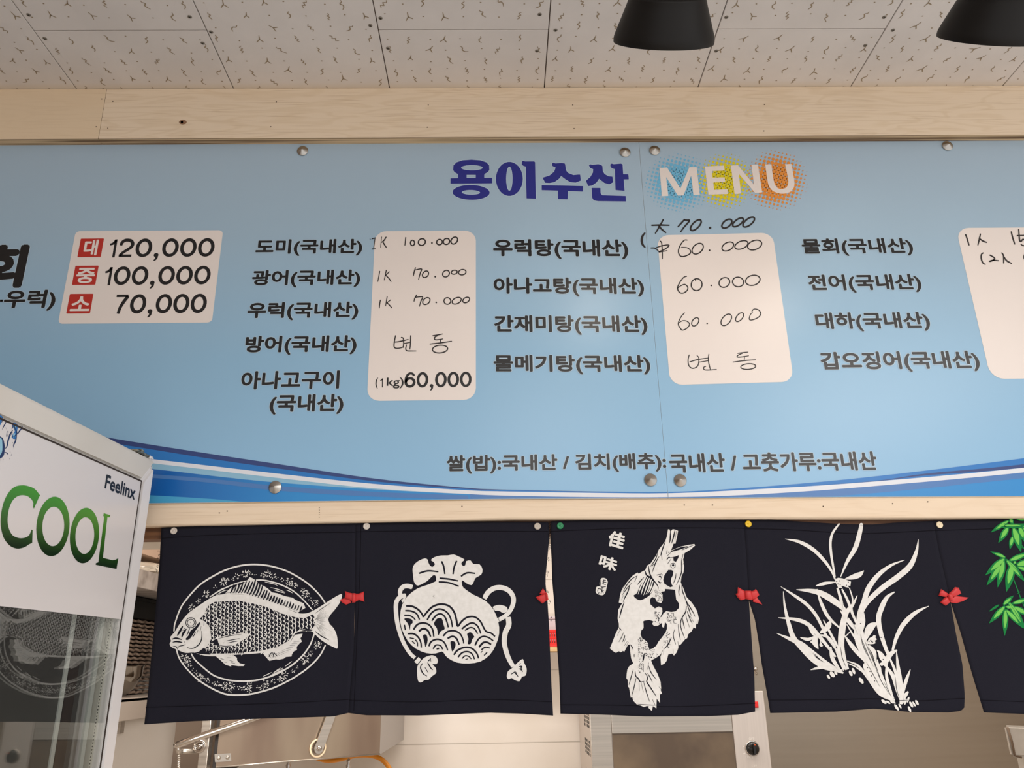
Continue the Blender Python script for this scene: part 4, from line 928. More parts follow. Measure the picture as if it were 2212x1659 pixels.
for q, w in (([(1195, 130), (1190, 220), (1180, 260)], 1.6), ([(1240, 120), (1225, 190), (1205, 260)], 1.6), ([(1255, 130), (1240, 230)], 1.0), ([(1140, 240), (1110, 320), (1090, 390)], 1.4), ([(1160, 330), (1150, 370)], 1.6), ([(1195, 345), (1300, 310), (1370, 292)], 2.6), ([(1310, 330), (1400, 290), (1430, 280)], 1.0), ([(1160, 390), (1200, 350)], 1.4), ([(1180, 340), (1170, 360)], 1.2),
             ([(1100, 360), (1105, 430)], 2.0), ([(1155, 430), (1175, 405), (1195, 410)], 1.4), ([(1165, 470), (1200, 420)], 1.5), ([(1060, 350), (1040, 420), (985, 500)], 1.2), ([(1075, 395), (1035, 470), (1005, 560)], 1.3), ([(1000, 500), (1020, 470)], 2), ([(965, 490), (975, 560), (1000, 620), (1060, 700), (1065, 735)], 1.7), ([(930, 545), (945, 590), (985, 605)], 1.7), ([(1050, 590), (1105, 575)], 2), ([(1070, 610), (1085, 600), (1095, 615)], 1.5), ([(1065, 650), (1085, 672), (1095, 660)], 1.4), ([(1110, 580), (1090, 640)], 1.2),
             ([(1325, 370), (1310, 440), (1308, 560), (1265, 670), (1250, 690)], 1.3), ([(1250, 570), (1245, 620), (1222, 680)], 1.0), ([(1340, 430), (1325, 480)], 1.0), ([(1290, 690), (1280, 760), (1285, 800)], 1.2), ([(1310, 680), (1320, 760), (1350, 830)], 1.2), ([(1340, 820), (1370, 880), (1420, 960), (1450, 1020)], 1.2), ([(1355, 860), (1380, 930), (1410, 1010)], 1.1), ([(1360, 910), (1350, 970), (1310, 1040), (1300, 1090)], 1.3), ([(1365, 960), (1400, 1050), (1420, 1090)], 1.1), ([(1350, 980), (1370, 1080)], 1.0),
             ([(850, 595), (790, 630), (740, 690), (700, 760)], 1.2), ([(845, 600), (820, 660)], 1.6), ([(790, 670), (730, 740), (690, 800)], 1.0), ([(770, 690), (750, 760), (715, 830), (700, 870)], 1.5), ([(735, 670), (690, 740)], 0.9), ([(710, 870), (680, 960), (660, 1040)], 1.5), ([(705, 800), (680, 850)], .9), ([(850, 690), (890, 640), (920, 610)], 1.2)):
    P.stroke(ZK3(q), w * 1.7, CK, 4, .4, .3)
for q, w in (([(265, 185), (285, 215), (305, 228)], 1.4), ([(275, 230), (235, 315)], .9), ([(335, 262), (290, 360), (258, 412)], .9), ([(350, 300), (350, 330), (318, 410)], 1.2), ([(370, 350), (340, 420)], 1.0), ([(390, 400), (345, 470)], 1.0), ([(410, 410), (370, 480)], .8), ([(435, 450), (465, 490), (480, 530)], 1.3), ([(497, 600), (497, 645)], 2), ([(480, 840), (440, 980), (412, 1080)], 1.2), ([(512, 870), (520, 940), (560, 980), (590, 1030), (650, 1020)], 1.6), ([(525, 970), (490, 1120), (455, 1250)], 1.2),
             ([(570, 1035), (572, 1170)], 1.0), ([(600, 1035), (635, 1190)], 1.0), ([(640, 1030), (680, 1180), (730, 1335)], 1.1), ([(660, 890), (690, 930), (700, 980), (690, 1030), (740, 1110), (835, 1255)], 1.6), ([(700, 890), (740, 960), (775, 1030)], 1.1), ([(720, 780), (760, 890), (840, 995)], 1.2), ([(720, 730), (705, 840)], 1.4), ([(880, 1105), (905, 1140)], 1.0), ([(775, 1300), (815, 1385)], 1.2), ([(650, 600), (640, 660), (632, 710)], 2.2), ([(635, 760), (638, 860)], 1.6),
             ([(940, 540), (910, 620)], 1.2), ([(960, 520), (955, 610)], 1.0), ([(1080, 340), (1020, 460), (960, 520)], 1.6), ([(1135, 210), (1110, 310), (1150, 450)], 1.0), ([(1190, 130), (1200, 260), (1225, 380)], 1.1), ([(1230, 60), (1230, 180), (1290, 350)], 1.1), ([(1250, 20), (1270, 120), (1290, 200)], 1.1), ([(1310, 0), (1365, 180)], 1.1), ([(1370, 0), (1430, 100)], 1.0), ([(1180, 400), (1195, 460)], 1.0), ([(1105, 520), (1110, 600)], .9), ([(1020, 460), (1030, 510)], 1.6), ([(1480, 130), (1490, 70)], .8), ([(540, 1375), (700, 1385), (835, 1392)], .9)):
    P.stroke(ZK2(q), w * 1.55, CK, 4, .4, .35)
for x0_, x1_, y0_, y1_, n in ((560, 700, 340, 640, 90), (560, 640, 640, 890, 34), (680, 860, 520, 680, 36), (890, 1060, 250, 500, 70), (1010, 1160, -40, 120, 60), (820, 900, -60, 120, 40), (690, 720, 380, 480, 10)):
    for k in range(n):
        q = ZK2([(rng.uniform(x0_, x1_), rng.uniform(y0_, y1_))])[0]
        if not inside(q, H2) and inside(q, out) and not (x0_ == 890 and q[0] - 1300 < (890 + (500 - (q[1] - 1330) * 7.2) * .5) / 7.2115): P.disc(q[0], q[1], rng.uniform(.7, 1.0), CK, 5)
for k in range(70):
    q = ZK3([(rng.uniform(1020, 1110), rng.uniform(735, 860))])[0]
    if not inside(q, H1) and not inside(q, H5): P.disc(q[0], q[1], rng.uniform(.5, .8), CK, 5)
ink(P, 'fish_print', p3, 'white printed fish standing head up')
P = cloth_print()
P.text('佳', ZK3([(548, 230)])[0], ZK3([(722, 260)])[0], ZK3([(620, 138)])[0], ZK3([(640, 308)])[0], CW, 0.04, rot=-0.30)
P.text('味', ZK3([(452, 460)])[0], ZK3([(642, 470)])[0], ZK3([(560, 395)])[0], ZK3([(560, 532)])[0], CW, 0.04, rot=-0.32)
P.poly(ZK3([(470, 628), (495, 618), (525, 630), (540, 660), (530, 710), (515, 770), (490, 798), (455, 795), (425, 780), (415, 755), (425, 712), (455, 705), (455, 670)]), CW, 3)
P.next()
for q in ([(470, 640), (462, 700)], [(490, 640), (520, 645)], [(485, 660), (525, 665)], [(482, 680), (520, 690)], [(498, 640), (495, 685)], [(440, 725), (435, 760)], [(440, 730), (470, 735)], [(470, 715), (505, 725)], [(465, 742), (500, 750)], [(485, 715), (470, 785)], [(480, 750), (495, 780)], [(450, 770), (440, 785)], [(460, 706), (520, 712)]): P.stroke(ZK3(q), 1.5, CK, 0)
ink(P, 'character_print', p3, 'white printed characters and an oval seal')
hems(p3, [(1190, 1148), (1330, 1142), (1471, 1140), (1606, 1141)], [(1210, 1522), (1330, 1523), (1470, 1526), (1630, 1519)])

# --- orchid
ZO = zoom(1640, 1110, 3.687)
P = cloth_print()
def lf(pts, w, mid=.5, t0=.08, t1=.08): P.layer += .12; P.stroke(ZO(pts), w / 3.687, CW, 6, t0, t1, mid=mid)
for q, w, md, a, c in (([(205, 200), (320, 225), (430, 288), (520, 380), (575, 460), (602, 525)], 30, .35, .1, .4), ([(638, 78), (585, 150), (565, 230), (572, 330), (588, 430), (600, 505)], 21, .4, .6, .6), ([(812, 88), (800, 150), (765, 270), (700, 380), (645, 505)], 38, .3, .8, .15), ([(832, 452), (800, 482), (750, 502), (680, 520)], 44, .4, .1, .15), ([(445, 575), (520, 555), (605, 545)], 26, .4, .15, .3),
                       ([(170, 580), (260, 640), (370, 720), (440, 800), (490, 890), (520, 960), (590, 1060), (640, 1140)], 26, .3, .1, .5), ([(190, 618), (200, 730), (225, 850), (265, 980), (330, 1065), (420, 1160), (520, 1225), (650, 1250)], 42, .6, .1, .5), ([(292, 605), (400, 614), (480, 632), (560, 675), (655, 745), (690, 800)], 50, .6, .1, .5), ([(455, 600), (470, 660), (500, 740), (550, 830), (640, 915)], 28, .5, .2, .3), ([(150, 828), (260, 838), (340, 858), (400, 895), (450, 950), (540, 1060), (600, 1140)], 32, .4, .15, .5),
                       ([(135, 950), (220, 988), (320, 1035), (400, 1105), (500, 1185), (600, 1240), (660, 1268)], 60, .65, .05, .2), ([(778, 650), (740, 725), (690, 785), (668, 850), (650, 950), (645, 1050), (662, 1150), (690, 1240)], 52, .5, .1, .6), ([(618, 590), (645, 680), (668, 800)], 24, .5, .7, .7), ([(655, 600), (700, 690), (735, 790), (780, 900)], 22, .5, .6, .6), ([(715, 590), (740, 680), (733, 760), (765, 870)], 13, .5, .6, .6),
                       ([(1265, 205), (1250, 300), (1200, 415), (1100, 505), (980, 590), (870, 690), (815, 775), (795, 870)], 46, .35, .1, .6), ([(1157, 368), (1050, 410), (950, 485), (870, 590), (830, 700), (792, 800), (778, 900)], 42, .55, .1, .7), ([(828, 790), (822, 870), (805, 940)], 32, .5, .2, .7), ([(778, 880), (795, 1000), (830, 1090), (868, 1180), (915, 1290), (985, 1400), (1060, 1490)], 88, .25, .7, .35), ([(700, 830), (745, 900), (800, 990)], 24, .5, .5, .5), ([(690, 880), (760, 1000), (840, 1130)], 15, .5, .5, .5), ([(672, 970), (735, 1060), (825, 1170)], 34, .5, .2, .4), ([(640, 770), (700, 860), (780, 950)], 20, .5, .4, .4),
                       ([(1078, 622), (1015, 668), (968, 760), (947, 840), (965, 950), (1000, 1060), (1030, 1135)], 42, .3, .2, .6), ([(1345, 735), (1240, 790), (1150, 880), (1095, 980), (1062, 1085)], 38, .45, .1, .5), ([(932, 872), (885, 900), (855, 950), (838, 1015)], 62, .4, .25, .1), ([(1098, 1085), (1050, 1112), (1012, 1160), (1000, 1215)], 42, .5, .25, .6), ([(1092, 1095), (1102, 1200), (1118, 1320), (1128, 1430), (1122, 1515)], 40, .65, .15, .5), ([(1030, 1140), (1072, 1230), (1100, 1330), (1120, 1420)], 24, .5, .5, .5), ([(1010, 1190), (1008, 1300), (1045, 1430), (1072, 1490)], 26, .5, .5, .4), ([(1000, 1210), (1060, 1290), (1100, 1400), (1135, 1515)], 40, .6, .4, .4),
                       ([(1203, 1240), (1165, 1340), (1140, 1430), (1132, 1505)], 28, .4, .2, .4), ([(1185, 1415), (1152, 1460), (1142, 1505)], 30, .4, .4, .3), ([(690, 1172), (770, 1205), (830, 1275), (880, 1345), (940, 1430), (1010, 1475)], 26, .6, .3, .3), ([(690, 1190), (750, 1215), (810, 1262)], 12, .5, .4, .4), ([(400, 1243), (480, 1224), (570, 1228), (645, 1268)], 26, .35, .1, .2), ([(560, 1060), (570, 1140), (605, 1205), (640, 1255)], 30, .5, .5, .4), ([(620, 1060), (640, 1150), (672, 1240)], 44, .5, .4, .4), ([(600, 1090), (640, 1190), (660, 1250)], 14, .5, .4, .4),
                       ([(320, 985), (385, 1000), (455, 968)], 24, .4, .2, .4), ([(560, 850), (535, 905), (478, 948)], 46, .35, .1, .3), ([(450, 975), (435, 1020), (462, 1078)], 46, .4, .4, .1), ([(385, 885), (420, 955), (455, 985)], 22, .4, .3, .4), ([(502, 845), (545, 925), (595, 1020), (635, 1095)], 20, .5, .3, .5), ([(475, 965), (540, 985), (600, 1060)], 22, .5, .5, .5), ([(620, 1080), (600, 1020), (540, 1000)], 10, .5, .4, .4), ([(715, 940), (680, 975)], 18, .5, .3, .5), ([(860, 1050), (905, 1100), (918, 1180)], 34, .4, .5, .3), ([(930, 1160), (950, 1250), (1000, 1380), (1050, 1480)], 26, .5, .4, .4)):
    lf(q, w, md, a, c)
P.poly(ZO([(814, 1205), (845, 1180), (900, 1172), (935, 1180), (962, 1230), (968, 1310), (1010, 1395), (1060, 1470), (1058, 1492), (985, 1462), (900, 1372), (838, 1280)]), CW, 3)
P.poly(ZO([(598, 520), (625, 510), (660, 515), (700, 530), (727, 540), (722, 575), (700, 572), (712, 590), (685, 585), (660, 575), (655, 592), (625, 592), (604, 550)]), CW)
P.poly(ZO([(848, 1035), (868, 992), (895, 978), (905, 966), (922, 972), (918, 985), (932, 1000), (915, 1010), (918, 1030), (895, 1038)]), CW, 2)
P.poly(ZO([(928, 1088), (965, 1098), (1000, 1140), (1015, 1180), (1005, 1212), (985, 1205), (965, 1212), (950, 1190), (972, 1180), (955, 1160), (945, 1140), (940, 1110)]), CW, 2)
P.poly(ZO([(470, 985), (490, 1000), (485, 1025), (500, 1050), (485, 1060), (470, 1045), (478, 1020)]), CW, 2); P.disc(*ZO([(410, 1020)])[0], 2.8, CW)
for x, y, a, c, r_ in ((542, 1297, 10, 19, -35), (572, 1278, 16, 27, -35), (600, 1268, 9, 17, -35), (716, 1270, 12, 24, -25), (738, 1252, 11, 26, -20), (797, 1328, 14, 28, -35), (980, 1495, 12, 26, -55), (1015, 1500, 8, 22, -60), (1048, 1498, 8, 18, -60), (1062, 1498, 8, 20, -55), (1085, 1540, 11, 30, -35), (1114, 1530, 8, 22, -30), (1182, 1480, 9, 24, 20), (1207, 1518, 11, 27, -30), (1229, 1514, 8, 22, -30), (1252, 1503, 10, 23, -30), (1192, 1555, 10, 26, -25), (1160, 1495, 9, 26, 15)):
    P.poly(ZO(ell(x, y, a, c, r_, 14)), CW)
P.next()
for q in ([(810, 1000), (850, 1110), (900, 1220)], [(830, 1010), (880, 1130), (940, 1270)], [(860, 1060), (900, 1160), (960, 1330)], [(800, 960), (815, 1040), (850, 1130)], [(840, 1180), (890, 1270), (950, 1380)], [(905, 1200), (960, 1330), (1030, 1440)], [(690, 860), (705, 930)], [(720, 830), (760, 920)], [(740, 860), (775, 960)], [(640, 1060), (650, 1140), (680, 1220)], [(600, 1110), (625, 1190), (650, 1240)], [(420, 1105), (470, 1155), (510, 1185)], [(655, 700), (662, 760)], [(985, 1340), (1020, 1410), (1045, 1460)], [(1080, 1300), (1090, 1400), (1112, 1470)], [(1060, 1470), (1090, 1480), (1105, 1520)], [(1140, 1495), (1150, 1450)], [(1040, 1490), (1110, 1488), (1200, 1482)]): P.stroke(ZO(q), 1.3, CK, 4, .2, .2)
for q in ([(395, 1085), (430, 1125), (495, 1175), (450, 1150)], [(560, 600)], ):
    if len(q) > 3: P.poly(ZO(q), CK)
for x, y in ((612, 540), (635, 535), (622, 560), (640, 565), (655, 580), (690, 570), (705, 545), (865, 1018), (885, 1018), (895, 1022), (880, 1008), (850, 1225), (868, 1255), (880, 1290), (905, 1330), (980, 1160), (965, 985)): P.disc(*ZO([(x, y)])[0], 1.3, CK, 6)
ink(P, 'orchid_print', p4, 'white printed orchid with long arching leaves')
hems(p4, [(1606, 1142), (1700, 1144), (1813, 1151), (1884, 1152), (2018, 1146)], [(1658, 1512), (1802, 1511), (1884, 1509), (1970, 1514), (2081, 1508)])

# --- bamboo
ZL = zoom(2100, 1110, 5.9286)
P = cloth_print()
LEAVES = [((235, 238), (470, 85), 62), ((330, 372), (460, 165), 84), ((475, 456), (512, 290), 62), ((618, 490), (520, 170), 110), ((668, 365), (600, 165), 90), ((820, 420), (640, 150), 100), ((760, 70), (560, 62), 60), ((520, 140), (480, 62), 60), ((700, 150), (400, 150), 46),
          ((228, 484), (422, 562), 50), ((165, 786), (412, 568), 92), ((182, 917), (365, 650), 84), ((318, 942), (400, 590), 90), ((428, 998), (505, 640), 112), ((672, 878), (425, 585), 80), ((760, 490), (465, 602), 74), ((800, 600), (560, 660), 100), ((800, 760), (570, 680), 60), ((560, 640), (520, 620), 50),
          ((520, 1048), (388, 1165), 62), ((205, 1252), (335, 1165), 30), ((208, 1402), (412, 1180), 78), ((400, 1562), (415, 1218), 78), ((672, 1490), (452, 1125), 84), ((640, 1466), (415, 1225), 74), ((760, 1080), (500, 1150), 62), ((760, 1330), (520, 1190), 76), ((520, 1210), (420, 1190), 50)]
for a, c, w in LEAVES: P.stroke(ZL([a, ((a[0] * .6 + c[0] * .4) + w * .04, a[1] * .6 + c[1] * .4 - w * .04), c]), w / 5.93, M['leaf_d'], 8, .05, .3, mid=.62)
for q, w in (([(525, 850), (580, 1000), (620, 1110), (680, 1240)], 14), ([(590, 340), (640, 420), (700, 480)], 10), ([(565, 1025), (608, 998)], 8), ([(610, 420), (664, 450)], 10)): P.stroke(ZL(q), w / 5.93, M['leaf_d'], 4, .8, .8)
P.next()
for a, c, w in LEAVES:
    if w < 40: continue
    a2 = (a[0] * .72 + c[0] * .28, a[1] * .72 + c[1] * .28); c2 = (a[0] * .06 + c[0] * .94, a[1] * .06 + c[1] * .94)
    P.stroke(ZL([a2, ((a2[0] + c2[0]) / 2 + w * .04, (a2[1] + c2[1]) / 2 - w * .04), c2]), w * .6 / 5.93, M['leaf_l'], 8, .1, .3, mid=.55)
P.next()
P.stroke(ZL([(370, 170), (480, 178), (700, 175)]), 2.2, M['leaf_d'], 4); P.stroke(ZL([(400, 130), (500, 135), (690, 130)]), 2.0, M['leaf_d'], 4)
for q in ([(440, 600), (560, 720), (650, 840)], [(520, 650), (560, 700)], [(470, 1150), (560, 1290), (640, 1430)]): P.stroke(ZL(q), 0.9, M['leaf_d'], 4, .3, .3)
ink(P, 'bamboo_print', p5, 'green printed bamboo leaves')
hems(p5, [(2018, 1146), (2212, 1141), (2468, 1140)], [(2115, 1512), (2300, 1518), (2535, 1520)])

# --- red bows sewn over the slits
def puff(name, pts, depth, parent, root, lift=0.0, m=None):
    P_ = [NP(*p) for p in pts]; cx = sum(p[0] for p in P_) / len(P_); cz = sum(p[1] for p in P_) / len(P_)
    bm = bmesh.new(); rings = []
    for k, d in ((1.0, 0.0), (1.0, 0.35), (.94, .62), (.7, .9), (.35, 1.0)):
        rings.append([bm.verts.new(cloth_lay(cx + (x - cx) * k, cz + (z - cz) * k, 0.0009 + lift + depth * d)) for x, z in P_])
    for A, B in zip(rings, rings[1:]):
        for i in range(len(A)):
            j = (i + 1) % len(A); bm.faces.new((A[i], A[j], B[j], B[i]))
    bm.faces.new(rings[-1]); bm.faces.new(rings[0][::-1])
    for f in bm.faces: f.smooth = True
    o = link(name, bm, m or M['ribbon'])
    if parent is None: adopt(o, root)
    else: o.parent = parent
    return o
def bow(root, zf, knot, loops, tails):
    k = puff('bow', zf(knot), 0.0052, None, root, 0.0012)
    for q in loops:
        o = puff('ribbon_loop', zf(q), 0.0038, k, root)
    for q in tails: puff('ribbon_tail', zf(q), 0.0012, k, root)
bow(NL, ZF, [(2030, 488), (2060, 490), (2060, 582), (2025, 590)], [[(1948, 464), (1985, 480), (2040, 492), (2045, 585), (2008, 560), (1945, 540), (1952, 500)], [(2045, 492), (2095, 493), (2148, 470), (2146, 520), (2152, 577), (2095, 560), (2048, 582)]], [[(1893, 555), (1945, 540), (2010, 562), (2010, 588), (1960, 607), (1920, 586)]])
bow(NL, ZG, [(1570, 592), (1590, 605), (1598, 655), (1580, 665)], [[(1550, 558), (1590, 606), (1560, 606), (1518, 608)], [(1488, 632), (1540, 610), (1585, 597), (1597, 652), (1546, 687), (1515, 662)]], [])
bow(NR, ZK3, [(1958, 752), (2022, 752), (2034, 852), (1966, 838)], [[(1890, 714), (1930, 738), (1962, 755), (1970, 838), (1918, 852), (1885, 822), (1864, 785), (1884, 778)], [(2020, 758), (2050, 752), (2076, 733), (2098, 765), (2112, 796), (2080, 830), (2032, 848)]], [[(2050, 842), (2090, 820), (2145, 896), (2100, 880), (2046, 866)]])
bow(NR, ZO, [(1484, 640), (1518, 636), (1530, 690), (1500, 698)], [[(1440, 600), (1490, 634), (1502, 650), (1475, 666), (1448, 658), (1418, 656)], [(1504, 632), (1530, 610), (1552, 584), (1580, 590), (1600, 636), (1560, 655), (1515, 668)], [(1482, 660), (1514, 690), (1500, 715), (1475, 733), (1432, 706), (1455, 680)]], [[(1510, 702), (1548, 654), (1600, 660), (1662, 668), (1620, 695), (1562, 713), (1522, 708)]])
# frayed threads along the tear and the left edge
def frays(spots, side):
    bm = bmesh.new()
    for x, y in spots:
        for k in range(3):
            p = at(x + rng.uniform(-1, 1), y + rng.uniform(-6, 6), YN)
            add_tube(bm, [p, p + Vector((side * rng.uniform(.001, .0025), -.0005, rng.uniform(-.002, .002))), p + Vector((side * rng.uniform(.001, .0032), -.001, rng.uniform(-.004, .003)))], 0.00028, 5)
    o = link('loose_thread', bm, M['stitch']); adopt(o, NL); o['label'] = 'frayed dark threads'
frays(((345, 1195), (343, 1210), (341, 1232), (342, 1222)), -1)
frays(((1186, 1180), (1183, 1210), (1180, 1236)), 1)
frays(((1181, 1280), (1185, 1298), (1188, 1340)), 1)
bm = bmesh.new(); p = at(1186.5, 1127, YN - .001); pts = [p]
for k in range(22): pts.append(at(1186.5 + rng.uniform(-3, 3), 1128 + k * 1.7, YN - .001 - rng.uniform(0, .0006)))
add_tube(bm, pts, 0.0004, 5); o = link('mending_stitch', bm, M['stitch']); adopt(o, NL); o['label'] = 'dark mending stitches over the torn top'

# --- thumbtacks
TACKS = [(376, 1147, (216, 206, 196), 'white thumbtack at the far left top corner of the fish curtain'), (792, 1137, (214, 206, 196), 'white thumbtack above the seam between fish and pouch'), (1161, 1137, (196, 186, 174), 'greyish thumbtack just left of the torn gap'),
         (1210, 1136, (22, 132, 82), 'green thumbtack just right of the torn gap'), (1616, 1132, (238, 196, 14), 'yellow thumbtack above the slit between upright fish and orchid'), (2029, 1134, (238, 222, 188), 'cream thumbtack above the slit between orchid and bamboo')]
for px, py, c, lab in TACKS:
    p = at(px, py, YN - 0.0007); bm = bmesh.new(); r = 0.0054 if px != 1616 else 0.0053
    add_lathe(bm, [(0, -0.014), (0.0006, -0.008), (0.0006, 0.0), (r * .8, 0.0003), (r, 0.0008), (r, 0.0015), (r * .9, 0.0021), (r * .72, 0.0022), (r * .55, 0.0017), (r * .25, 0.0017), (r * .18, .0022), (0, 0.0023)], p, (0, -1, 0), 28)
    t = link('thumbtack', bm, mat('plastic_tack', c, 0.3)); tag(t, lab, 'thumbtack', 'thumbtacks holding the curtains')

# ------------------------------------------------------------------ glass-door drinks cooler at the left
ANG = math.radians(4.11); FC = 0.622
FN = Vector((math.cos(ANG), -math.sin(ANG), 0)); FH = Vector((math.sin(ANG), math.cos(ANG), 0))
FO = CAM + FN * -FC                                        # a point of the door's front plane
def face(px, py, off=0.0):
    v = ray(px, py); p = v * ((-FC + off) / v.dot(FN)); return (p.dot(FH), ZC + p.z)
def fp3(s, z, off=0.0):
    p = CAM + FH * s + FN * (-FC + off); return Vector((p.x, p.y, z))
M['door_white'] = mat('white_coated_profile', (236, 233, 234), 0.4)
M['door_top'] = noise_color(mat('yellowed_white_profile', (218, 212, 204), 0.45), (213, 207, 198), (223, 218, 211), (6, 6, 6), 3)
M['film'] = mat('white_header_film', (226, 221, 221), 0.22, spec=0.5)
M['seal'] = mat('dark_rubber_seal', (52, 42, 36), 0.8)
M['spacer'] = mat('aluminium_spacer', (206, 204, 194), 0.5)
M['hole'] = mat('pinhole_dark', (40, 40, 38), 0.8)
M['liner'] = mat('cabinet_liner', (112, 109, 105), 0.6)
M['liner_strip'] = mat('grey_green_glass_edge', (190, 194, 190), 0.3)
M['case'] = mat('white_cabinet_steel', (206, 204, 200), 0.45)
M['zinc'] = noise_color(mat('zinc_hinge', (150, 146, 134), 0.45, 0.8), (90, 86, 74), (190, 186, 170), (220, 220, 220))
g = bpy.data.materials.new('door_glass'); g.use_nodes = True; M['glass'] = g
nt = g.node_tree; nt.nodes.remove(nt.nodes['Principled BSDF']); outn = nt.nodes['Material Output']
gl = nt.nodes.new('ShaderNodeBsdfGlossy'); gl.inputs['Roughness'].default_value = 0.012; gl.inputs['Color'].default_value = (0.95, 0.97, 0.96, 1)
tr = nt.nodes.new('ShaderNodeBsdfTransparent'); tr.inputs['Color'].default_value = (0.93, 0.94, 0.93, 1)
fr = nt.nodes.new('ShaderNodeFresnel'); geo = nt.nodes.new('ShaderNodeNewGeometry'); im = nt.nodes.new('ShaderNodeMapRange'); im.inputs[3].default_value = 1.75; im.inputs[4].default_value = 1 / 1.75; nt.links.new(geo.outputs['Backfacing'], im.inputs[0]); nt.links.new(im.outputs[0], fr.inputs['IOR']); mxs = nt.nodes.new('ShaderNodeMixShader')
nt.links.new(fr.outputs[0], mxs.inputs[0]); nt.links.new(tr.outputs[0], mxs.inputs[1]); nt.links.new(gl.outputs[0], mxs.inputs[2]); nt.links.new(mxs.outputs[0], outn.inputs['Surface'])

s1, z1 = face(338, 999.6); z1 = (z1 + face(40, 841)[1]) / 2
z2 = face(308, 1042)[1]; z2 = (z2 + face(100, 941)[1]) / 2; s2 = face(302, 1052, -0.004)[0]; s2 = (s2 + face(262, 1336)[0]) / 2
z3 = (face(262, 1336.4)[1] + face(60, 1317)[1]) / 2
WD = 0.62; s0 = s1 - WD; z0 = 0.12; st = s1 - s2; T = 0.042
s3 = s0 + st
FR = empty('drinks_cooler', fp3((s0 + s1) / 2, 0, -0.3)); tag(FR, 'white drinks cooler with a green lettered header over its glass door', 'fridge')
def prism(bm, poly, o0, o1, mi=0, bev=0):
    """poly in door coordinates (s, z) pushed from depth o0 to o1"""
    A = [bm.verts.new(fp3(s, z, o0)) for s, z in poly]; B = [bm.verts.new(fp3(s, z, o1)) for s, z in poly]
    fs = [bm.faces.new(A), bm.faces.new(B[::-1])]
    for i in range(len(poly)):
        j = (i + 1) % len(poly); fs.append(bm.faces.new((A[i], B[i], B[j], A[j])))
    for f in fs: f.material_index = mi
    if bev:
        es = list(set(e for f in fs for e in f.edges)); bmesh.ops.bevel(bm, geom=es, offset=bev, segments=3, affect='EDGES')
def part(name, poly, o0, o1, m, parent=None, bev=0, label=None):
    bm = bmesh.new(); prism(bm, poly, o0, o1, 0, bev); o = link(name, bm, m)
    if parent is None: adopt(o, FR)
    else: o.parent = parent
    if label: o['label'] = label
    return o
def rect(a, b_, c, d): return [(a, c), (b_, c), (b_, d), (a, d)]
g_ = 0.0004
top = part('door_frame', [(s0, z1), (s1, z1), (s2 + g_, z2), (s3 - g_, z2)], 0, -T, M['door_top'], None, 0.004, 'white door frame, yellowed along the top')
part('side_profile', [(s1, z1 - g_), (s1, z0), (s2, z0), (s2, z2 - g_)], 0, -T, M['door_white'], top, 0.006)
part('side_profile', [(s0, z1 - g_), (s3, z2 - g_), (s3, z0), (s0, z0)], 0, -T, M['door_white'], top, 0.006)
part('bottom_profile', rect(s3, s2, z0, z0 + st), 0, -T, M['door_white'], top, 0.004)
bm = bmesh.new()
for poly in (rect(s3, s2, z2 - 0.0022, z2), rect(s2 - 0.0018, s2, z0 + st, z2), rect(s3, s3 + .0018, z0 + st, z2)): prism(bm, poly, -0.0003, -0.0015)
o = link('rubber_seal', bm, M['seal']); o.parent = top
GO = -0.0016
glass = part('glass_pane', rect(s3, s2, z0 + st, z2), GO, GO - 0.004, M['glass'])
head = part('header_film', rect(s3 + 0.0008, s2 - 0.0008, z3, z2 - 0.0015), GO + 0.0008, GO + 0.0002, M['film'], None, 0, 'white printed header film')
bm = bmesh.new()                                            # spacer bar of the double glazing with its two rows of pinholes
sa = (face(238, 1339, GO - .012)[0] + face(194, 1659, GO - .012)[0]) / 2; sb = (face(256, 1342, GO - .012)[0] + face(213, 1659, GO - .012)[0]) / 2
prism(bm, rect(sa - .002, sb + .002, z0 + st, z3 + 0.03), GO - 0.012, GO - 0.02)
for k in range(200):
    for so in (sa, sb):
        zz = z3 + 0.02 - k * 0.0042
        if zz > z0 + st + .01: prism(bm, rect(so - 0.0007, so + 0.0007, zz - 0.001, zz + 0.001), GO - 0.0116, GO - 0.0121, 1)
o = link('spacer_bar', bm, [M['spacer'], M['hole']]); adopt(o, FR)
bm = bmesh.new()
prism(bm, rect(sa - .021, sa - .012, z0 + st, z3 + .03), GO - 0.014, GO - 0.017); prism(bm, rect(sa - .062, sa - .054, z0 + st, z3 + .03), GO - 0.03, GO - 0.032)
o = link('edge_strip', bm, M['liner_strip']); adopt(o, FR)
part('edge_strip', rect(sa - 0.052, sa - 0.030, z0 + st, z3 + .03), GO - 0.03, GO - 0.033, M['seal'])
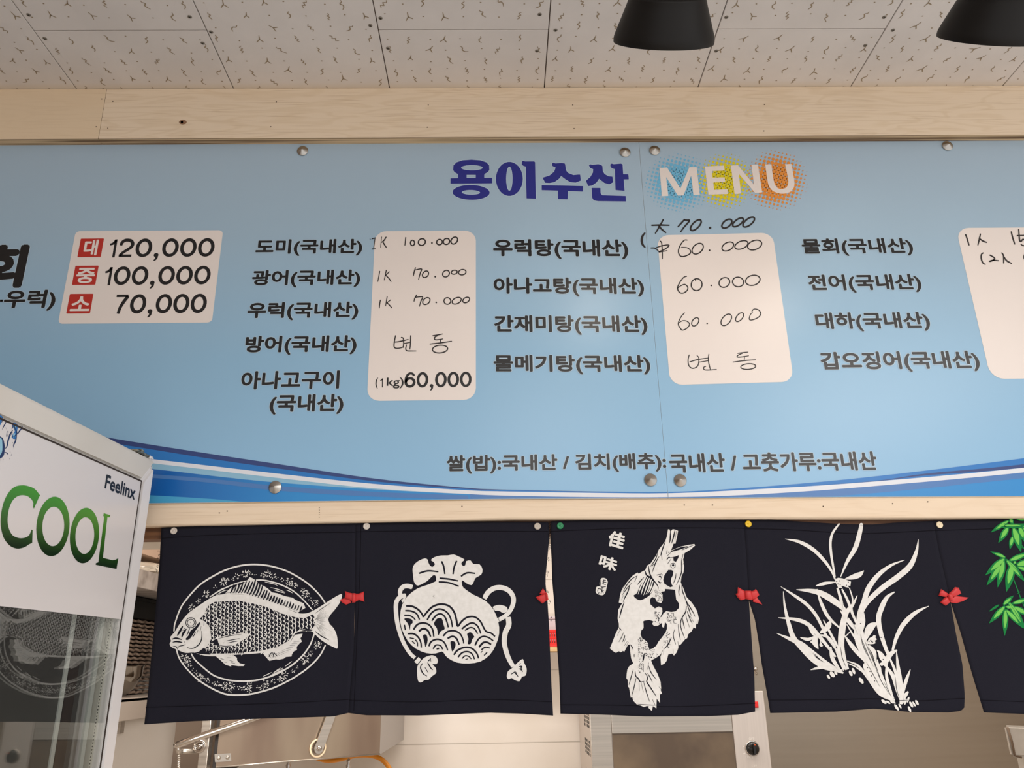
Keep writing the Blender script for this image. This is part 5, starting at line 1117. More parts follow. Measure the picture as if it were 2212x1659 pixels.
# cabinet behind the door, open towards it
bm = bmesh.new(); zc1 = z1 - 0.02; dp = 0.55
for poly, a, c in ((rect(s0, s0 + 0.03, 0.0, zc1), -T - .004, -dp), (rect(s1 - 0.03, s1, 0.0, zc1), -T - .004, -dp), (rect(s0 + .03, s1 - .03, zc1 - 0.04, zc1), -T - .004, -dp), (rect(s0 + .03, s1 - .03, 0.0, z0 + st), -T - .004, -dp), (rect(s0, s1, 0.0, zc1), -dp, -dp - 0.03)): prism(bm, poly, a, c)
o = link('cabinet', bm, [M['case']]); adopt(o, FR)
bm = bmesh.new()
for poly, a, c in ((rect(s0 + .031, s0 + 0.034, z0 + st, zc1 - .04), -T - .006, -dp + .002), (rect(s1 - 0.034, s1 - .031, z0 + st, zc1 - .04), -T - .006, -dp + .002), (rect(s0 + .031, s1 - .031, z0 + st, zc1 - .041), -dp + .004, -dp + .001), (rect(s0 + .031, s1 - .031, zc1 - .045, zc1 - .041), -T - .006, -dp + .002)): prism(bm, poly, a, c)
o = link('cabinet_liner', bm, M['liner']); adopt(o, FR)
for zz in (0.55, 0.95, 1.33):
    bm = bmesh.new()
    for k in range(24):
        s = s0 + 0.05 + k * (WD - 0.1) / 23; add_tube(bm, [fp3(s, zz, -T - .03), fp3(s, zz, -dp + .02)], 0.0018, 6)
    for o_ in (-T - .03, -dp + .02): add_tube(bm, [fp3(s0 + .035, zz - .002, o_), fp3(s1 - .035, zz - .002, o_)], 0.003, 6)
    o = link('wire_shelf', bm, M['zinc']); adopt(o, FR)
# hinge plate on the far top corner
bm = bmesh.new()
prism(bm, rect(s1 - 0.050, s1 - 0.010, z1 + 0.0035, z1 + 0.0075), -0.006, -0.034, 0, 0.0012); prism(bm, rect(s1 - 0.024, s1 - 0.012, z1 + 0.0002, z1 + 0.0036), -0.007, -0.03, 0, 0.001); prism(bm, rect(s1 - 0.05, s1 - 0.03, z1 + 0.0002, z1 + 0.0036), -0.02, -0.034, 0, 0.001)
add_lathe(bm, [(0.006, 0), (0.006, 0.006), (0.004, 0.008), (0, 0.008)], fp3(s1 - 0.016, z1 + .0074, -0.020), (0, 0, 1), 16)
o = link('hinge', bm, M['zinc']); adopt(o, FR); o['label'] = 'worn zinc hinge plate on the top corner'
bm = bmesh.new(); prism(bm, rect(s1 - 0.012, s1 - 0.001, z1 + 0.0002, z1 + 0.007), -0.004, -0.03, 0, 0.002)
o = link('corner_cap', bm, M['door_white']); adopt(o, FR)

ll = bpy.data.lights.new('cooler_lamp', 'AREA'); ll.shape = 'RECTANGLE'; ll.size = 0.4; ll.size_y = 0.03; ll.energy = 0.15; ll.color = (1, 0.97, 0.94)
lo = bpy.data.objects.new('cooler_lamp', ll); COL.objects.link(lo); lo.location = fp3((s0 + s1) / 2, zc1 - .05, -0.12); lo.rotation_euler = (0, 0, math.pi / 2 - ANG); adopt(lo, FR)

# header print
def face_print():
    return Print(lambda px, py: face(px, py, GO + 0.0008), lambda s, z, l: fp3(s, z, GO + 0.0008 + l), 0.00006, 0.0002)
m = mat('green_fade_ink', (60, 140, 40), 0.25); M['green'] = m
nt, b, N, L = nodes(m); tc = N('ShaderNodeTexCoord'); sp = N('ShaderNodeSeparateXYZ'); mr = N('ShaderNodeMapRange'); cr = N('ShaderNodeValToRGB')
ZCL = zoom(0, 800, 3.858)
mr.inputs[1].default_value = face(*ZCL([(700, 1600)])[0])[1]; mr.inputs[2].default_value = face(*ZCL([(700, 1150)])[0])[1]
L.new(tc.outputs['Object'], sp.inputs[0]); L.new(sp.outputs[2], mr.inputs[0]); L.new(mr.outputs[0], cr.inputs[0]); L.new(cr.outputs[0], b.inputs['Base Color'])
e = cr.color_ramp.elements; e[0].position = 0.05; e[0].color = lin((18, 44, 20)); e[1].position = 1.0; e[1].color = lin((66, 150, 28)); q = e.new(0.5); q.color = lin((52, 106, 34))
P = face_print()
P.poly(ZCL(spline([(335, 1045), (290, 990), (235, 965), (180, 958), (120, 972), (70, 1020), (30, 1100), (8, 1200), (6, 1300), (30, 1395), (80, 1460), (140, 1485), (200, 1475), (240, 1450)], 5) + [(267, 1438), (271, 1330), (262, 1327)] + spline([(256, 1345), (238, 1378), (200, 1396), (150, 1396), (100, 1370), (70, 1310), (62, 1240), (75, 1150), (110, 1078), (160, 1044), (215, 1044), (258, 1070), (278, 1105)], 5) + [(275, 1140), (282, 1152), (326, 1052)]), M['green'])
def skew(cx, cy, a, b_, k, n=40): return [(cx + a * math.cos(t) - k * b_ * math.sin(t), cy + b_ * math.sin(t) + 0.10 * a * math.cos(t)) for t in [2 * math.pi * i / n for i in range(n)]]
P.poly(ZCL(skew(440, 1301, 137, 248, 0.09)), M['green'], holes=[ZCL(skew(443, 1301, 91, 164, 0.06))])
P.poly(ZCL(skew(703, 1377, 120, 231, 0.09)), M['green'], holes=[ZCL(skew(706, 1377, 78, 153, 0.06))])
P.poly(ZCL([(864, 1190), (918, 1207), (912, 1224), (894, 1224), (857, 1562), (935, 1582), (960, 1578), (985, 1565), (970, 1656), (796, 1621), (799, 1606), (818, 1600), (868, 1222), (860, 1212)]), M['green'])
o = P.build('header_lettering'); o.parent = head; o['label'] = 'green COOL lettering'
P = face_print()
P.text('Feelinx', ZCL([(876, 940)])[0], ZCL([(1130, 1010)])[0], ZCL([(892, 868)])[0], ZCL([(876, 986)])[0], M['black'], 0.035)
o = P.build('small_lettering'); o.parent = head; o['label'] = 'small black lettering'
for n_, c in (('w_dark', (22, 40, 92)), ('w_mid', (40, 110, 180)), ('w_pale', (150, 200, 224))): M[n_] = mat(n_.replace('w_', 'water_ink_'), c, 0.25)
ZW = zoom(0, 860, 10.367); P = face_print()
P.poly(ZW([(0, 380), (40, 400), (60, 440), (40, 500), (20, 580), (0, 610), (-60, 640), (-90, 300)]), M['w_mid']); P.poly(ZW([(280, 545), (385, 590), (390, 680), (375, 780), (370, 860), (330, 920), (260, 880), (290, 800), (330, 740), (290, 640)]), M['w_mid'], 2)
P.poly(ZW([(-60, 880), (40, 880), (75, 930), (95, 1050), (100, 1180), (85, 1270), (40, 1330), (-60, 1330)]), M['w_dark'], 2)
P.next()
P.poly(ZW([(-50, 900), (30, 910), (45, 980), (50, 1100), (35, 1220), (-50, 1300)]), M['w_pale'], 2); P.poly(ZW([(310, 590), (350, 620), (350, 690), (320, 650)]), M['w_pale'], 2); P.poly(ZW([(290, 800), (340, 790), (320, 840), (300, 890)]), M['w_pale'], 2)
for q, w, t in (([(300, 570), (330, 660), (360, 740), (375, 800), (330, 840), (270, 870)], 26, .5), ([(375, 790), (360, 880), (340, 970), (300, 1060), (310, 1120)], 30, .1), ([(500, 630), (470, 690), (430, 740), (400, 790), (370, 800)], 26, .5), ([(280, 720), (230, 800), (200, 880), (170, 980), (160, 1060), (110, 1140)], 32, .5), ([(270, 600), (285, 640), (260, 700)], 16, .4), ([(150, 480), (110, 580), (70, 650), (50, 710)], 22, .3), ([(90, 440), (50, 520), (0, 560)], 14, .3), ([(60, 420), (20, 500)], 20, .3), ([(40, 500), (110, 520)], 14, .3), ([(165, 735), (150, 800), (140, 850), (155, 860), (160, 820), (135, 800)], 9, .6), ([(170, 735), (205, 770)], 9, .3),
                ([(100, 1210), (150, 1230), (185, 1270)], 22, .3), ([(75, 960), (85, 1100), (70, 1240)], 34, .4), ([(20, 1330), (10, 1400)], 18, .3), ([(60, 1340), (75, 1390)], 12, .3), ([(225, 1200), (220, 1220)], 10, .8), ([(260, 1250), (240, 1300)], 10, .6), ([(215, 1350), (218, 1370)], 14, .8), ([(120, 650), (140, 700)], 10, .3), ([(278, 990), (280, 1000)], 12, .8), ([(200, 830), (250, 760), (270, 780), (240, 830)], 14, .5)):
    P.stroke(ZW(q), w / 10.37, M['w_dark'], 4, t, t * .6)
o = P.build('water_splash_print'); o.parent = head; o['label'] = 'blue water splash picture'

# ------------------------------------------------------------------ black spotlights with cone shades
M['lamp'] = mat('satin_black_shade', (17, 15, 14), 0.5, spec=0.25)
M['lamp_in'] = mat('white_shade_lining', (210, 205, 196), 0.6)
em = bpy.data.materials.new('bulb_glow'); em.use_nodes = True; M['bulb'] = em
b = em.node_tree.nodes['Principled BSDF']; b.inputs['Emission Color'].default_value = (1, 0.86, 0.68, 1); b.inputs['Emission Strength'].default_value = 6
RS = 0.0655; TILT = math.radians(51)
def spotlight(px, py, label, watts):
    aim = Vector((0, math.sin(TILT), -math.cos(TILT))); ax = -aim
    v = ray(px, py); zdepth = F * 2 * RS / 214.0; c = CAM + v * (zdepth / F)
    root = empty('spotlight', (c.x, c.y - 0.16, ZT)); tag(root, label, 'lamp', 'black spotlights on the ceiling')
    prof = [(RS, 0), (RS * 1.005, 0.0015), (RS * 1.005, 0.006), (RS * .985, 0.0105)]
    for k in range(1, 13):
        h = 0.0105 + k * 0.0088; r = RS * (.985 - .0490 * k)
        if k in (5, 7): prof += [(r + .0011, h - .0022), (r + .0009, h)]
        prof.append((r, h))
    h = prof[-1][1]; prof += [(RS * .36, h + .010), (RS * .33, h + .018), (RS * .33, h + .05), (RS * .28, h + .058), (0, h + .06)]
    bm = bmesh.new(); add_lathe(bm, prof, c, ax, 56); add_lathe(bm, [(RS, 0), (RS * .965, .001), (RS * .95, .008), (RS * .36, .112), (0, .114)], c, ax, 56, 1)
    o = link('shade', bm, [M['lamp'], M['lamp_in']]); adopt(o, root)
    for p in o.data.polygons: p.use_smooth = True
    bm = bmesh.new(); add_lathe(bm, [(0, .04), (.018, .044), (.026, .056), (.026, .07), (.016, .09), (.013, .112)], c, ax, 24); o = link('bulb', bm, M['bulb']); adopt(o, root)
    e_ = c + ax * (h + .05); yk = Vector((c.x, e_.y - .028, e_.z + .045))
    bm = bmesh.new(); add_tube(bm, [e_, e_ + ax * .02, yk, Vector((c.x, yk.y - .004, ZT - .03))], .007, 12); add_lathe(bm, [(.012, -.008), (.014, 0), (.012, .008)], yk, (1, 0, 0), 16)
    o = link('stem', bm, M['lamp']); adopt(o, root)
    bm = bmesh.new(); add_lathe(bm, [(0, -.034), (.045, -.034), (.05, -.03), (.05, -.0005), (0, -.0005)], Vector((c.x, yk.y - .004, ZT)), (0, 0, 1), 32); o = link('ceiling_mount', bm, M['lamp']); adopt(o, root)
    l = bpy.data.lights.new('spotlight_beam', 'SPOT'); l.energy = watts; l.spot_size = math.radians(120); l.spot_blend = 1.0; l.shadow_soft_size = 0.045; l.color = (1, 0.92, 0.83)
    lo = bpy.data.objects.new('spotlight_beam', l); COL.objects.link(lo); lo.location = c + ax * .012
    lo.rotation_euler = aim.to_track_quat('-Z', 'Y').to_euler(); adopt(lo, root)
spotlight(1433, 92, 'black cone spotlight hanging in front of the ceiling above the MENU lettering', 0.7)
spotlight(2140, 84, 'black cone spotlight cut off by the right edge of the photo', 0.7)

# ------------------------------------------------------------------ kitchen behind the hatch
YB = 1.93
M['kwall'] = noise_color(mat('kitchen_wall_panel', (226, 218, 208), 0.35, spec=0.4), (222, 213, 202), (229, 221, 212), (4, 4, 4))
M['peach'] = mat('peach_beam_paint', (202, 172, 150), 0.7)
def steel(name, c1, c2, rough=(0.22, 0.4), sc=(2, 2, 140), metal=0.9):
    return noise_color(mat(name, c1, 0.3, metal), c1, c2, sc, 4, 0.3, 0.7, 0.0, rough)
M['steel'] = steel('brushed_steel', (176, 168, 158), (196, 188, 178))
M['steel_brown'] = steel('stained_steel', (118, 94, 82), (186, 172, 150), (0.28, 0.4), (3.2, 3.2, 0.8), 0.8)
M['steel_side'] = mat('grey_steel_side', (166, 160, 156), 0.4, 0.35)
M['housing'] = mat('wall_shade_brown_grey', (120, 104, 90), 0.6)  # colour of the shadow beside the cooking unit
M['steel_wall'] = steel('steel_wall_sheet', (160, 150, 137), (165, 155, 142), (0.34, 0.4), (1.5, 1.5, 60))
M['steel_pale'] = steel('pale_steel', (206, 196, 188), (216, 206, 198), (0.28, 0.4), (120, 2, 2), 0.6)
M['steel_shine'] = mat('polished_steel', (204, 198, 192), 0.12, 1.0)
M['dark_gap'] = mat('dark_steel_gap', (40, 34, 30), 0.6)
M['cream'] = mat('cream_washer', (226, 204, 172), 0.5)
M['orange'] = mat('orange_gas_hose', (226, 142, 24), 0.4)
M['black_gloss'] = mat('black_plastic', (14, 13, 13), 0.25)
M['black_matt'] = mat('shelf_shade_black', (9, 8, 8), 0.7, spec=0.2)  # near-black in place of the shade below the upper shelf
M['egg'] = noise_color(mat('egg_tray_pulp', (130, 112, 98), 0.95, spec=0.1), (112, 95, 82), (140, 122, 108), (90, 90, 90), 4, 0.35, 0.65, 0.3)
M['bag'] = mat('white_plastic_bag', (206, 196, 180), 0.25, spec=0.6)
M['shelf_steel'] = mat('pale_satin_shelf', (196, 184, 172), 0.4, 0.3)
M['shelf_grey'] = noise_color(mat('mottled_grey_shelf', (140, 130, 122), 0.6), (122, 112, 104), (156, 146, 138), (24, 24, 24))
M['redpl'] = mat('red_plastic', (220, 40, 36), 0.4)
M['wood_k'] = noise_color(mat('shelf_board_edge', (206, 172, 122), 0.6), (190, 154, 104), (216, 184, 136), (10, 10, 200))
M['lav'] = mat('pale_lilac_plastic', (206, 196, 200), 0.4)
M['window'] = noise_color(mat('brown_tinted_window', (96, 80, 62), 0.2, spec=0.5), (84, 68, 52), (118, 100, 78), (5, 5, 5))
M['white_mark'] = mat('white_stamped_mark', (238, 232, 226), 0.5)
M['grey_box'] = noise_color(mat('grey_coated_box', (176, 168, 156), 0.5), (166, 158, 146), (184, 176, 166), (20, 20, 20))
M['grey_edge'] = mat('chipped_brown_edge', (104, 84, 66), 0.7)

for n_, lo, hi, mm in (('wall_back', (-1.8, YB, 0), (2.0, YB + .1, 2.45), 'kwall'), ('wall_left', (-1.8, .16, 0), (-1.7, YB, 2.45), 'kwall'), ('wall_right', (2.0, .16, 0), (2.1, YB + .1, 2.45), 'kwall'), ('ceiling_kitchen', (-1.8, .16, 2.45), (2.1, YB + .1, 2.52), 'kwall')):
    o = box(n_, lo, hi, M[mm]); tag(o, kind='structure')
bm = bmesh.new()
for py in (1606, 1450, 1254): add_box(bm, (-1.1, YB - .0012, at(1000, py, YB).z - .0012), (0.3, YB - .0002, at(1000, py, YB).z + .0012))
o = link('panel_joint', bm, mat('joint_grey', (190, 182, 172), .7), bpy.data.objects['wall_back'])
def atx(px, py, X):
    v = ray(px, py); return CAM + v * (X / v.x)
XS = -1.12
# left wall: beam, shelves and what stands on them
o = box('trim_6', (-1.70, .3, atx(330, 1203, -1.22).z), (-1.22, YB, 2.12), M['peach']); tag(o, kind='structure')
zu1, zu0 = atx(300, 1228, XS).z, atx(300, 1269, XS).z
US = empty('wall_shelf', (-1.45, 1.2, zu0)); tag(US, 'grey upper wall shelf beside the fish curtain, bags on it', 'shelf', 'kitchen shelves on the left wall')
o = box('shelf_board', (-1.6995, .5, zu0), (XS, YB - .0005, zu1), M['shelf_grey'], bevel=.002); adopt(o, US)
zl1, zl0 = atx(300, 1506, XS).z, atx(300, 1553, XS).z
LS = empty('wall_shelf', (-1.45, 1.2, zl0)); tag(LS, 'lower steel wall shelf carrying a bowl and grey pulp trays', 'shelf', 'kitchen shelves on the left wall')
bm = bmesh.new(); add_box(bm, (-1.6995, .5, zl1 - .012), (XS, YB - .0005, zl1), .002); add_box(bm, (XS - .02, .5, zl0), (XS, YB - .0005, zl1 - .001), .002)
o = link('shelf_board', bm, M['shelf_steel']); adopt(o, LS)
for yy in (.8, 1.7):
    o = box('bracket', (-1.69, yy, zl0 - .06), (-1.3, yy + .03, zl1 - .0125), M['steel']); adopt(o, LS)
    o = box('bracket', (-1.69, yy, zu0 - .05), (-1.35, yy + .03, zu0 - .0005), M['steel']); adopt(o, US)
rng = random.Random(5)
for k in range(18):                                    # egg trays, one object each
    bm = bmesh.new(); y0_, y1_ = 1.565, 1.895; x1_, x0_ = -1.27, -1.56; nu = 40; nvx = 12
    zz = zl1 + .0005 + k * .0138; jx, jy = rng.uniform(-.004, .004), rng.uniform(-.005, .005)
    G = []
    for i in range(nu + 1):
        row = []
        for j in range(nvx + 1):
            y = y0_ + (y1_ - y0_) * i / nu; x = x0_ + (x1_ - x0_) * j / nvx
            w = .0022 * math.sin(i / nu * 2 * math.pi * 6 + k * .2) * math.cos(j / nvx * 2 * math.pi * 3)
            row.append((x + jx + .0025 * math.sin(i * .9), y + jy, w))
        G.append(row)
    T_ = [[bm.verts.new((x, y, zz + .0112 + w)) for x, y, w in r_] for r_ in G]; B_ = [[bm.verts.new((x, y, zz + .0042 + w)) for x, y, w in r_] for r_ in G]
    for i in range(nu):
        for j in range(nvx):
            bm.faces.new((T_[i][j], T_[i + 1][j], T_[i + 1][j + 1], T_[i][j + 1])); bm.faces.new((B_[i][j], B_[i][j + 1], B_[i + 1][j + 1], B_[i + 1][j]))
    for i in range(nu):
        bm.faces.new((T_[i][0], B_[i][0], B_[i + 1][0], T_[i + 1][0])); bm.faces.new((T_[i][nvx], T_[i + 1][nvx], B_[i + 1][nvx], B_[i][nvx]))
    for j in range(nvx):
        bm.faces.new((T_[0][j], T_[0][j + 1], B_[0][j + 1], B_[0][j])); bm.faces.new((T_[nu][j], B_[nu][j], B_[nu][j + 1], T_[nu][j + 1]))
    o = link('egg_tray', bm, M['egg'])
    lab = 'grey pulp egg tray at the bottom of the stack on the lower shelf' if k == 0 else ('topmost grey pulp egg tray, under the black shade box' if k == 17 else 'grey pulp egg tray in the middle of the stack on the lower shelf')
    tag(o, lab, 'egg tray', 'egg trays stacked on the lower shelf')
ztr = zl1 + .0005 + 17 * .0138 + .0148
bm = bmesh.new(); ztt = zu0 - .004  # dark box added to fill the shaded gap under the upper shelf
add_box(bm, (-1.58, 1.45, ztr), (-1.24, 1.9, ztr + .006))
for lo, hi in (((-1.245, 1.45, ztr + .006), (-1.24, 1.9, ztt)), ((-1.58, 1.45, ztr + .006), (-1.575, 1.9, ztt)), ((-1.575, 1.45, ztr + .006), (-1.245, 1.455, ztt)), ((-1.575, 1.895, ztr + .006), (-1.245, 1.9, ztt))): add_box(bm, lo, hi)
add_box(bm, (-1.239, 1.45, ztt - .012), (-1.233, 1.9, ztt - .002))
o = link('shelf_shade_box', bm, M['black_matt']); tag(o, 'black box on the egg trays, standing in for shade under the upper shelf', 'shade box')
bc = Vector((-1.232, 1.44, zl1 + .0004))                # steel bowl
ztop_b = atx(290, 1439, -1.23).z; hb = ztop_b - bc.z; rb = .086
bm = bmesh.new()
add_lathe(bm, [(0, 0), (.03, .0004), (.045, .006), (.066, .024), (.079, hb * .55), (rb - .001, hb * .66), (rb, hb * .97), (rb + .003, hb), (rb + .001, hb + .001), (rb - .003, hb * .97), (rb - .004, hb * .66), (.074, hb * .52), (.06, .026), (.04, .01), (0, .004)], bc, (0, 0, 1), 48)
o = link('steel_bowl', bm, mat('bowl_steel', (150, 146, 140), 0.1, 1.0)); tag(o, 'shiny steel bowl on the lower shelf, half hidden by the cooler door', 'bowl')
def bag(c, r, seed, lab):
    rg = random.Random(seed); bm = bmesh.new(); bmesh.ops.create_icosphere(bm, subdivisions=4, radius=1)
    offs = [(Vector((rg.gauss(0, 1), rg.gauss(0, 1), rg.gauss(0, 1))).normalized(), rg.uniform(4, 9), rg.uniform(0, 6)) for _ in range(9)]
    for v in bm.verts:
        d = v.co.normalized(); f = 1 + sum(.045 * abs(math.sin(a.dot(d) * w + p)) for a, w, p in offs) - .15
        q = Vector((d.x * r[0] * f, d.y * r[1] * f, max(d.z, -.55) * r[2] * f)); v.co = c + q
    zm = min(v.co.z for v in bm.verts)
    for v in bm.verts: v.co.z += zu1 + .0004 - zm
    o = link('plastic_bag', bm, M['bag']); tag(o, lab, 'bag', 'plastic bags on the upper shelf')
bag(Vector((-1.27, 1.56, zu1 + .03)), (.11, .12, .034), 1, 'crumpled clear white plastic bag on the upper shelf, next to the curtain edge')
bag(Vector((-1.26, 1.26, zu1 + .03)), (.11, .11, .036), 4, 'crumpled white plastic bag on the upper shelf, next to the cooler door')

# steel cooking unit with bar handle and lever
def dpt(px, py, d): return at(px, py, d - D)
A_, B_, C_ = dpt(466, 1656, 2.36), dpt(820, 1633, 2.64), dpt(872, 1598, 3.165)
A_.z = B_.z = C_.z = (A_.z + B_.z + C_.z) / 3; D_ = A_ + (C_ - B_); D_.y = min(D_.y, YB - .01)
SU = empty('steel_cooking_unit', (A_ + C_) / 2); tag(SU, 'stained steel cooking unit with bar handle and lever, below the fish curtain', 'kitchen unit')
def quadprism(pts, h, m1, m2, name, root, bev=.002):
    bm = bmesh.new(); a = [bm.verts.new(p) for p in pts]; b2 = [bm.verts.new(p + Vector((0, 0, h))) for p in pts]
    bm.faces.new(a[::-1]); bm.faces.new(b2)
    for i in range(len(pts)):
        j = (i + 1) % len(pts); f = bm.faces.new((a[i], a[j], b2[j], b2[i])); f.material_index = 1 if i == 1 else 0
    o = link(name, bm, [m1, m2]); adopt(o, root); return o
quadprism([A_, B_, C_, D_], .42, M['steel_brown'], M['steel_side'], 'body', SU)
fd = (B_ - A_).normalized(); fn = Vector((fd.y, -fd.x, 0))                # along and out of the front
def fpt(px, py, out=0.0):
    v = ray(px, py); t = (A_ - CAM).dot(fn) / v.dot(fn); return CAM + v * t + fn * out
e0, e1 = A_ + fn * .0015 + Vector((0, 0, .002)), B_ + fn * .0015 + Vector((0, 0, .002))
bm = bmesh.new(); add_tube(bm, [e0, e1], .0022, 8); o = link('folded_edge', bm, M['steel']); adopt(o, SU)
post = [fpt(453, 1640) + Vector((0, 0, 0)), ]
pl, pr = dpt(427, 1650, 2.33), dpt(452, 1650, 2.35)
o = box('post', (pl.x, pl.y, pl.z - .14), (pr.x, pl.y + .03, pl.z + .5), M['steel'], bevel=.0015); adopt(o, SU)
gl_, gr_ = dpt(454, 1650, 2.37), dpt(468, 1650, 2.37)
o = box('gap_strip', (gl_.x, gl_.y + .02, A_.z - .02), (gr_.x, gl_.y + .2, A_.z + .42), M['dark_gap']); adopt(o, SU)
o = box('wall_shade_box', (dpt(372, 1650, 2.9).x, 1.62, A_.z - .25), (dpt(455, 1650, 2.9).x, YB - .018, A_.z + .42), M['housing']); adopt(o, SU)  # box added in place of the soft shadow on the wall
bm = bmesh.new(); add_tube(bm, [dpt(378, 1613, 2.27), dpt(384, 1609, 2.27), dpt(425, 1594, 2.28), dpt(535, 1556, 2.32), dpt(640, 1518, 2.36)], .0085, 16); o = link('handle_bar', bm, M['steel_shine']); adopt(o, SU)
bm = bmesh.new(); add_tube(bm, [dpt(383, 1614, 2.28), dpt(386, 1624, 2.29), dpt(392, 1624, 2.30)], .006, 10); add_tube(bm, [dpt(388, 1623, 2.3), dpt(425, 1622, 2.335)], .0065, 12); o = link('hinge_arm', bm, M['steel']); adopt(o, SU)
bm = bmesh.new()
for k in range(9): add_lathe(bm, [(0, 0), (.0042, .002), (.0042, .005), (0, .007)], dpt(386.5 + .3 * math.sin(k), 1629 + k * 4.6, 2.29), (0, 0, -1), 10)
o = link('chain', bm, M['steel']); adopt(o, SU)
for px, py, r, lab in ((431, 1612, .0165, None),):
    bm = bmesh.new(); p = dpt(px, py, 2.325); add_lathe(bm, [(r * .55, 0), (r, .001), (r, .004), (r * .55, .005), (r * .5, .002), (0, .002)], p, (0, -1, 0), 28); add_lathe(bm, [(r * .42, 0), (r * .42, .006), (r * .3, .009), (0, .0095)], p, (0, -1, 0), 8)
    o = link('post_bolt', bm, M['steel_shine']); adopt(o, SU)
bm = bmesh.new(); p = fpt(686, 1616, .0005); r = .0255
add_lathe(bm, [(r * .80, 0), (r, .0005), (r, .003), (r * .82, .004), (r * .80, 0)], p, fn, 36); o = link('washer', bm, M['cream']); adopt(o, SU)
bm = bmesh.new(); q1, q2 = fpt(686, 1617, .006), fpt(718, 1530, .006); dr = (q2 - q1).normalized(); sd = dr.cross(fn).normalized() * .0135
pts = [q1 + sd * math.cos(a) - dr * .0135 * math.sin(a) for a in [math.pi * i / 10 for i in range(11)]] + [q2 - sd, q2 + sd]
a = [bm.verts.new(p_) for p_ in pts]; b2 = [bm.verts.new(p_ + fn * .004) for p_ in pts]; bm.faces.new(a); bm.faces.new(b2[::-1])
for i in range(len(pts)): bm.faces.new((a[i], a[(i + 1) % len(pts)], b2[(i + 1) % len(pts)], b2[i]))
o = link('lever', bm, M['steel']); adopt(o, SU)
bm = bmesh.new(); add_lathe(bm, [(.0075, 0), (.0075, .004), (.004, .007), (0, .0075)], fpt(686, 1616, .010), fn, 8); o = link('lever_bolt', bm, M['steel_shine']); adopt(o, SU)
bm = bmesh.new(); c4 = [fpt(*p_, .0003) for p_ in ((463, 1629), (498, 1627), (499, 1644), (464, 1646.5))]; a = [bm.verts.new(p_) for p_ in c4]; b2 = [bm.verts.new(p_ + fn * .002) for p_ in c4]; bm.faces.new(a[::-1]); bm.faces.new(b2)
for i in range(4): bm.faces.new((a[i], a[(i + 1) % 4], b2[(i + 1) % 4], b2[i]))
for px, py in ((472, 1637.5), (491, 1636)): add_lathe(bm, [(.0052, .0015), (.0052, .003), (.003, .005), (0, .005)], fpt(px, py), fn, 14)
o = link('name_plate', bm, M['steel']); adopt(o, SU)
# orange gas hose and the valves below
bm = bmesh.new(); hp = [(660, 1628), (693, 1640), (712, 1643), (735, 1640), (769, 1632), (800, 1632), (820, 1638), (836, 1652), (846, 1672), (850, 1700)]
add_tube(bm, [dpt(x, y, 2.98) for x, y in spline(hp, 5)], .0078, 14); o = link('gas_hose', bm, M['orange']); tag(o, 'orange gas hose looping under the steel cooking unit', 'hose')
for px, lab in ((752, 'small steel gas valve under the orange hose'), (622, 'small steel gas valve left of the orange hose')):
    bm = bmesh.new(); p = dpt(px, 1664, 2.86)
    add_lathe(bm, [(0, -.06), (.011, -.06), (.011, -.012), (.007, -.008), (.009, 0), (.006, .006), (.008, .014), (.005, .02), (.007, .028), (.004, .034), (0, .036)], p, (0, 0, 1), 14); add_tube(bm, [p + Vector((-.02, 0, -.006)), p + Vector((.02, 0, -.006))], .005, 10)
    o = link('gas_valve', bm, M['steel_shine']); tag(o, lab, 'valve', 'gas valves under the cooking unit')

# small wall shelf seen through the torn gap
SH = box('wall_shelf', (at(1105, 1400, 1.70).x, 1.70, at(1190, 1407, 1.70).z), (at(1268, 1400, 1.70).x, YB - .0005, at(1190, 1397, 1.70).z), M['wood_k'], bevel=.001)
tag(SH, 'wooden shelf board on the back wall, seen through the torn gap between curtains', 'shelf')
zs = at(1190, 1397, 1.70).z + .0004
xb0, xb1 = at(1118, 1380, 1.72).x, at(1252, 1380, 1.72).x; hbk = at(1190, 1360, 1.72).z - zs
bm = bmesh.new(); add_box(bm, (xb0, 1.715, zs), (xb1, 1.81, zs + .004), .001)
for y in (1.715, 1.807): add_box(bm, (xb0, y, zs + .004), (xb1, y + .003, zs + .012)); add_box(bm, (xb0, y, zs + hbk * .5), (xb1, y + .003, zs + hbk * .58)); add_box(bm, (xb0 - .002, y - .002, zs + hbk - .008), (xb1 + .002, y + .005, zs + hbk), .001)
for x in (xb0, xb1 - .003): add_box(bm, (x, 1.718, zs + .004), (x + .003, 1.807, zs + hbk - .002))
n_ = 26
for k in range(n_ + 1):
    x = xb0 + (xb1 - xb0 - .003) * k / n_
    for y in (1.7155, 1.8072): add_box(bm, (x, y, zs + .004), (x + .003, y + .002, zs + hbk - .004))
o = link('plastic_basket', bm, M['redpl']); tag(o, 'red slotted plastic basket on the wooden shelf board', 'basket')
bm = bmesh.new(); x0_, x1_ = at(1108, 1340, 1.83).x, at(1262, 1340, 1.83).x; zt_ = at(1190, 1331, 1.83).z
add_box(bm, (x0_, 1.825, zs), (x1_, 1.925, zt_ - .012), .004); o2 = bmesh.new(); add_box(o2, (x0_ - .003, 1.822, zt_ - .0118), (x1_ + .003, 1.928, zt_), .003)
r_ = empty('storage_box', ((x0_ + x1_) / 2, 1.87, zs)); tag(r_, 'pale lilac plastic storage box behind the red basket', 'box')
o = link('box_body', bm, M['lav']); adopt(o, r_); o = link('lid', o2, M['lav']); adopt(o, r_)

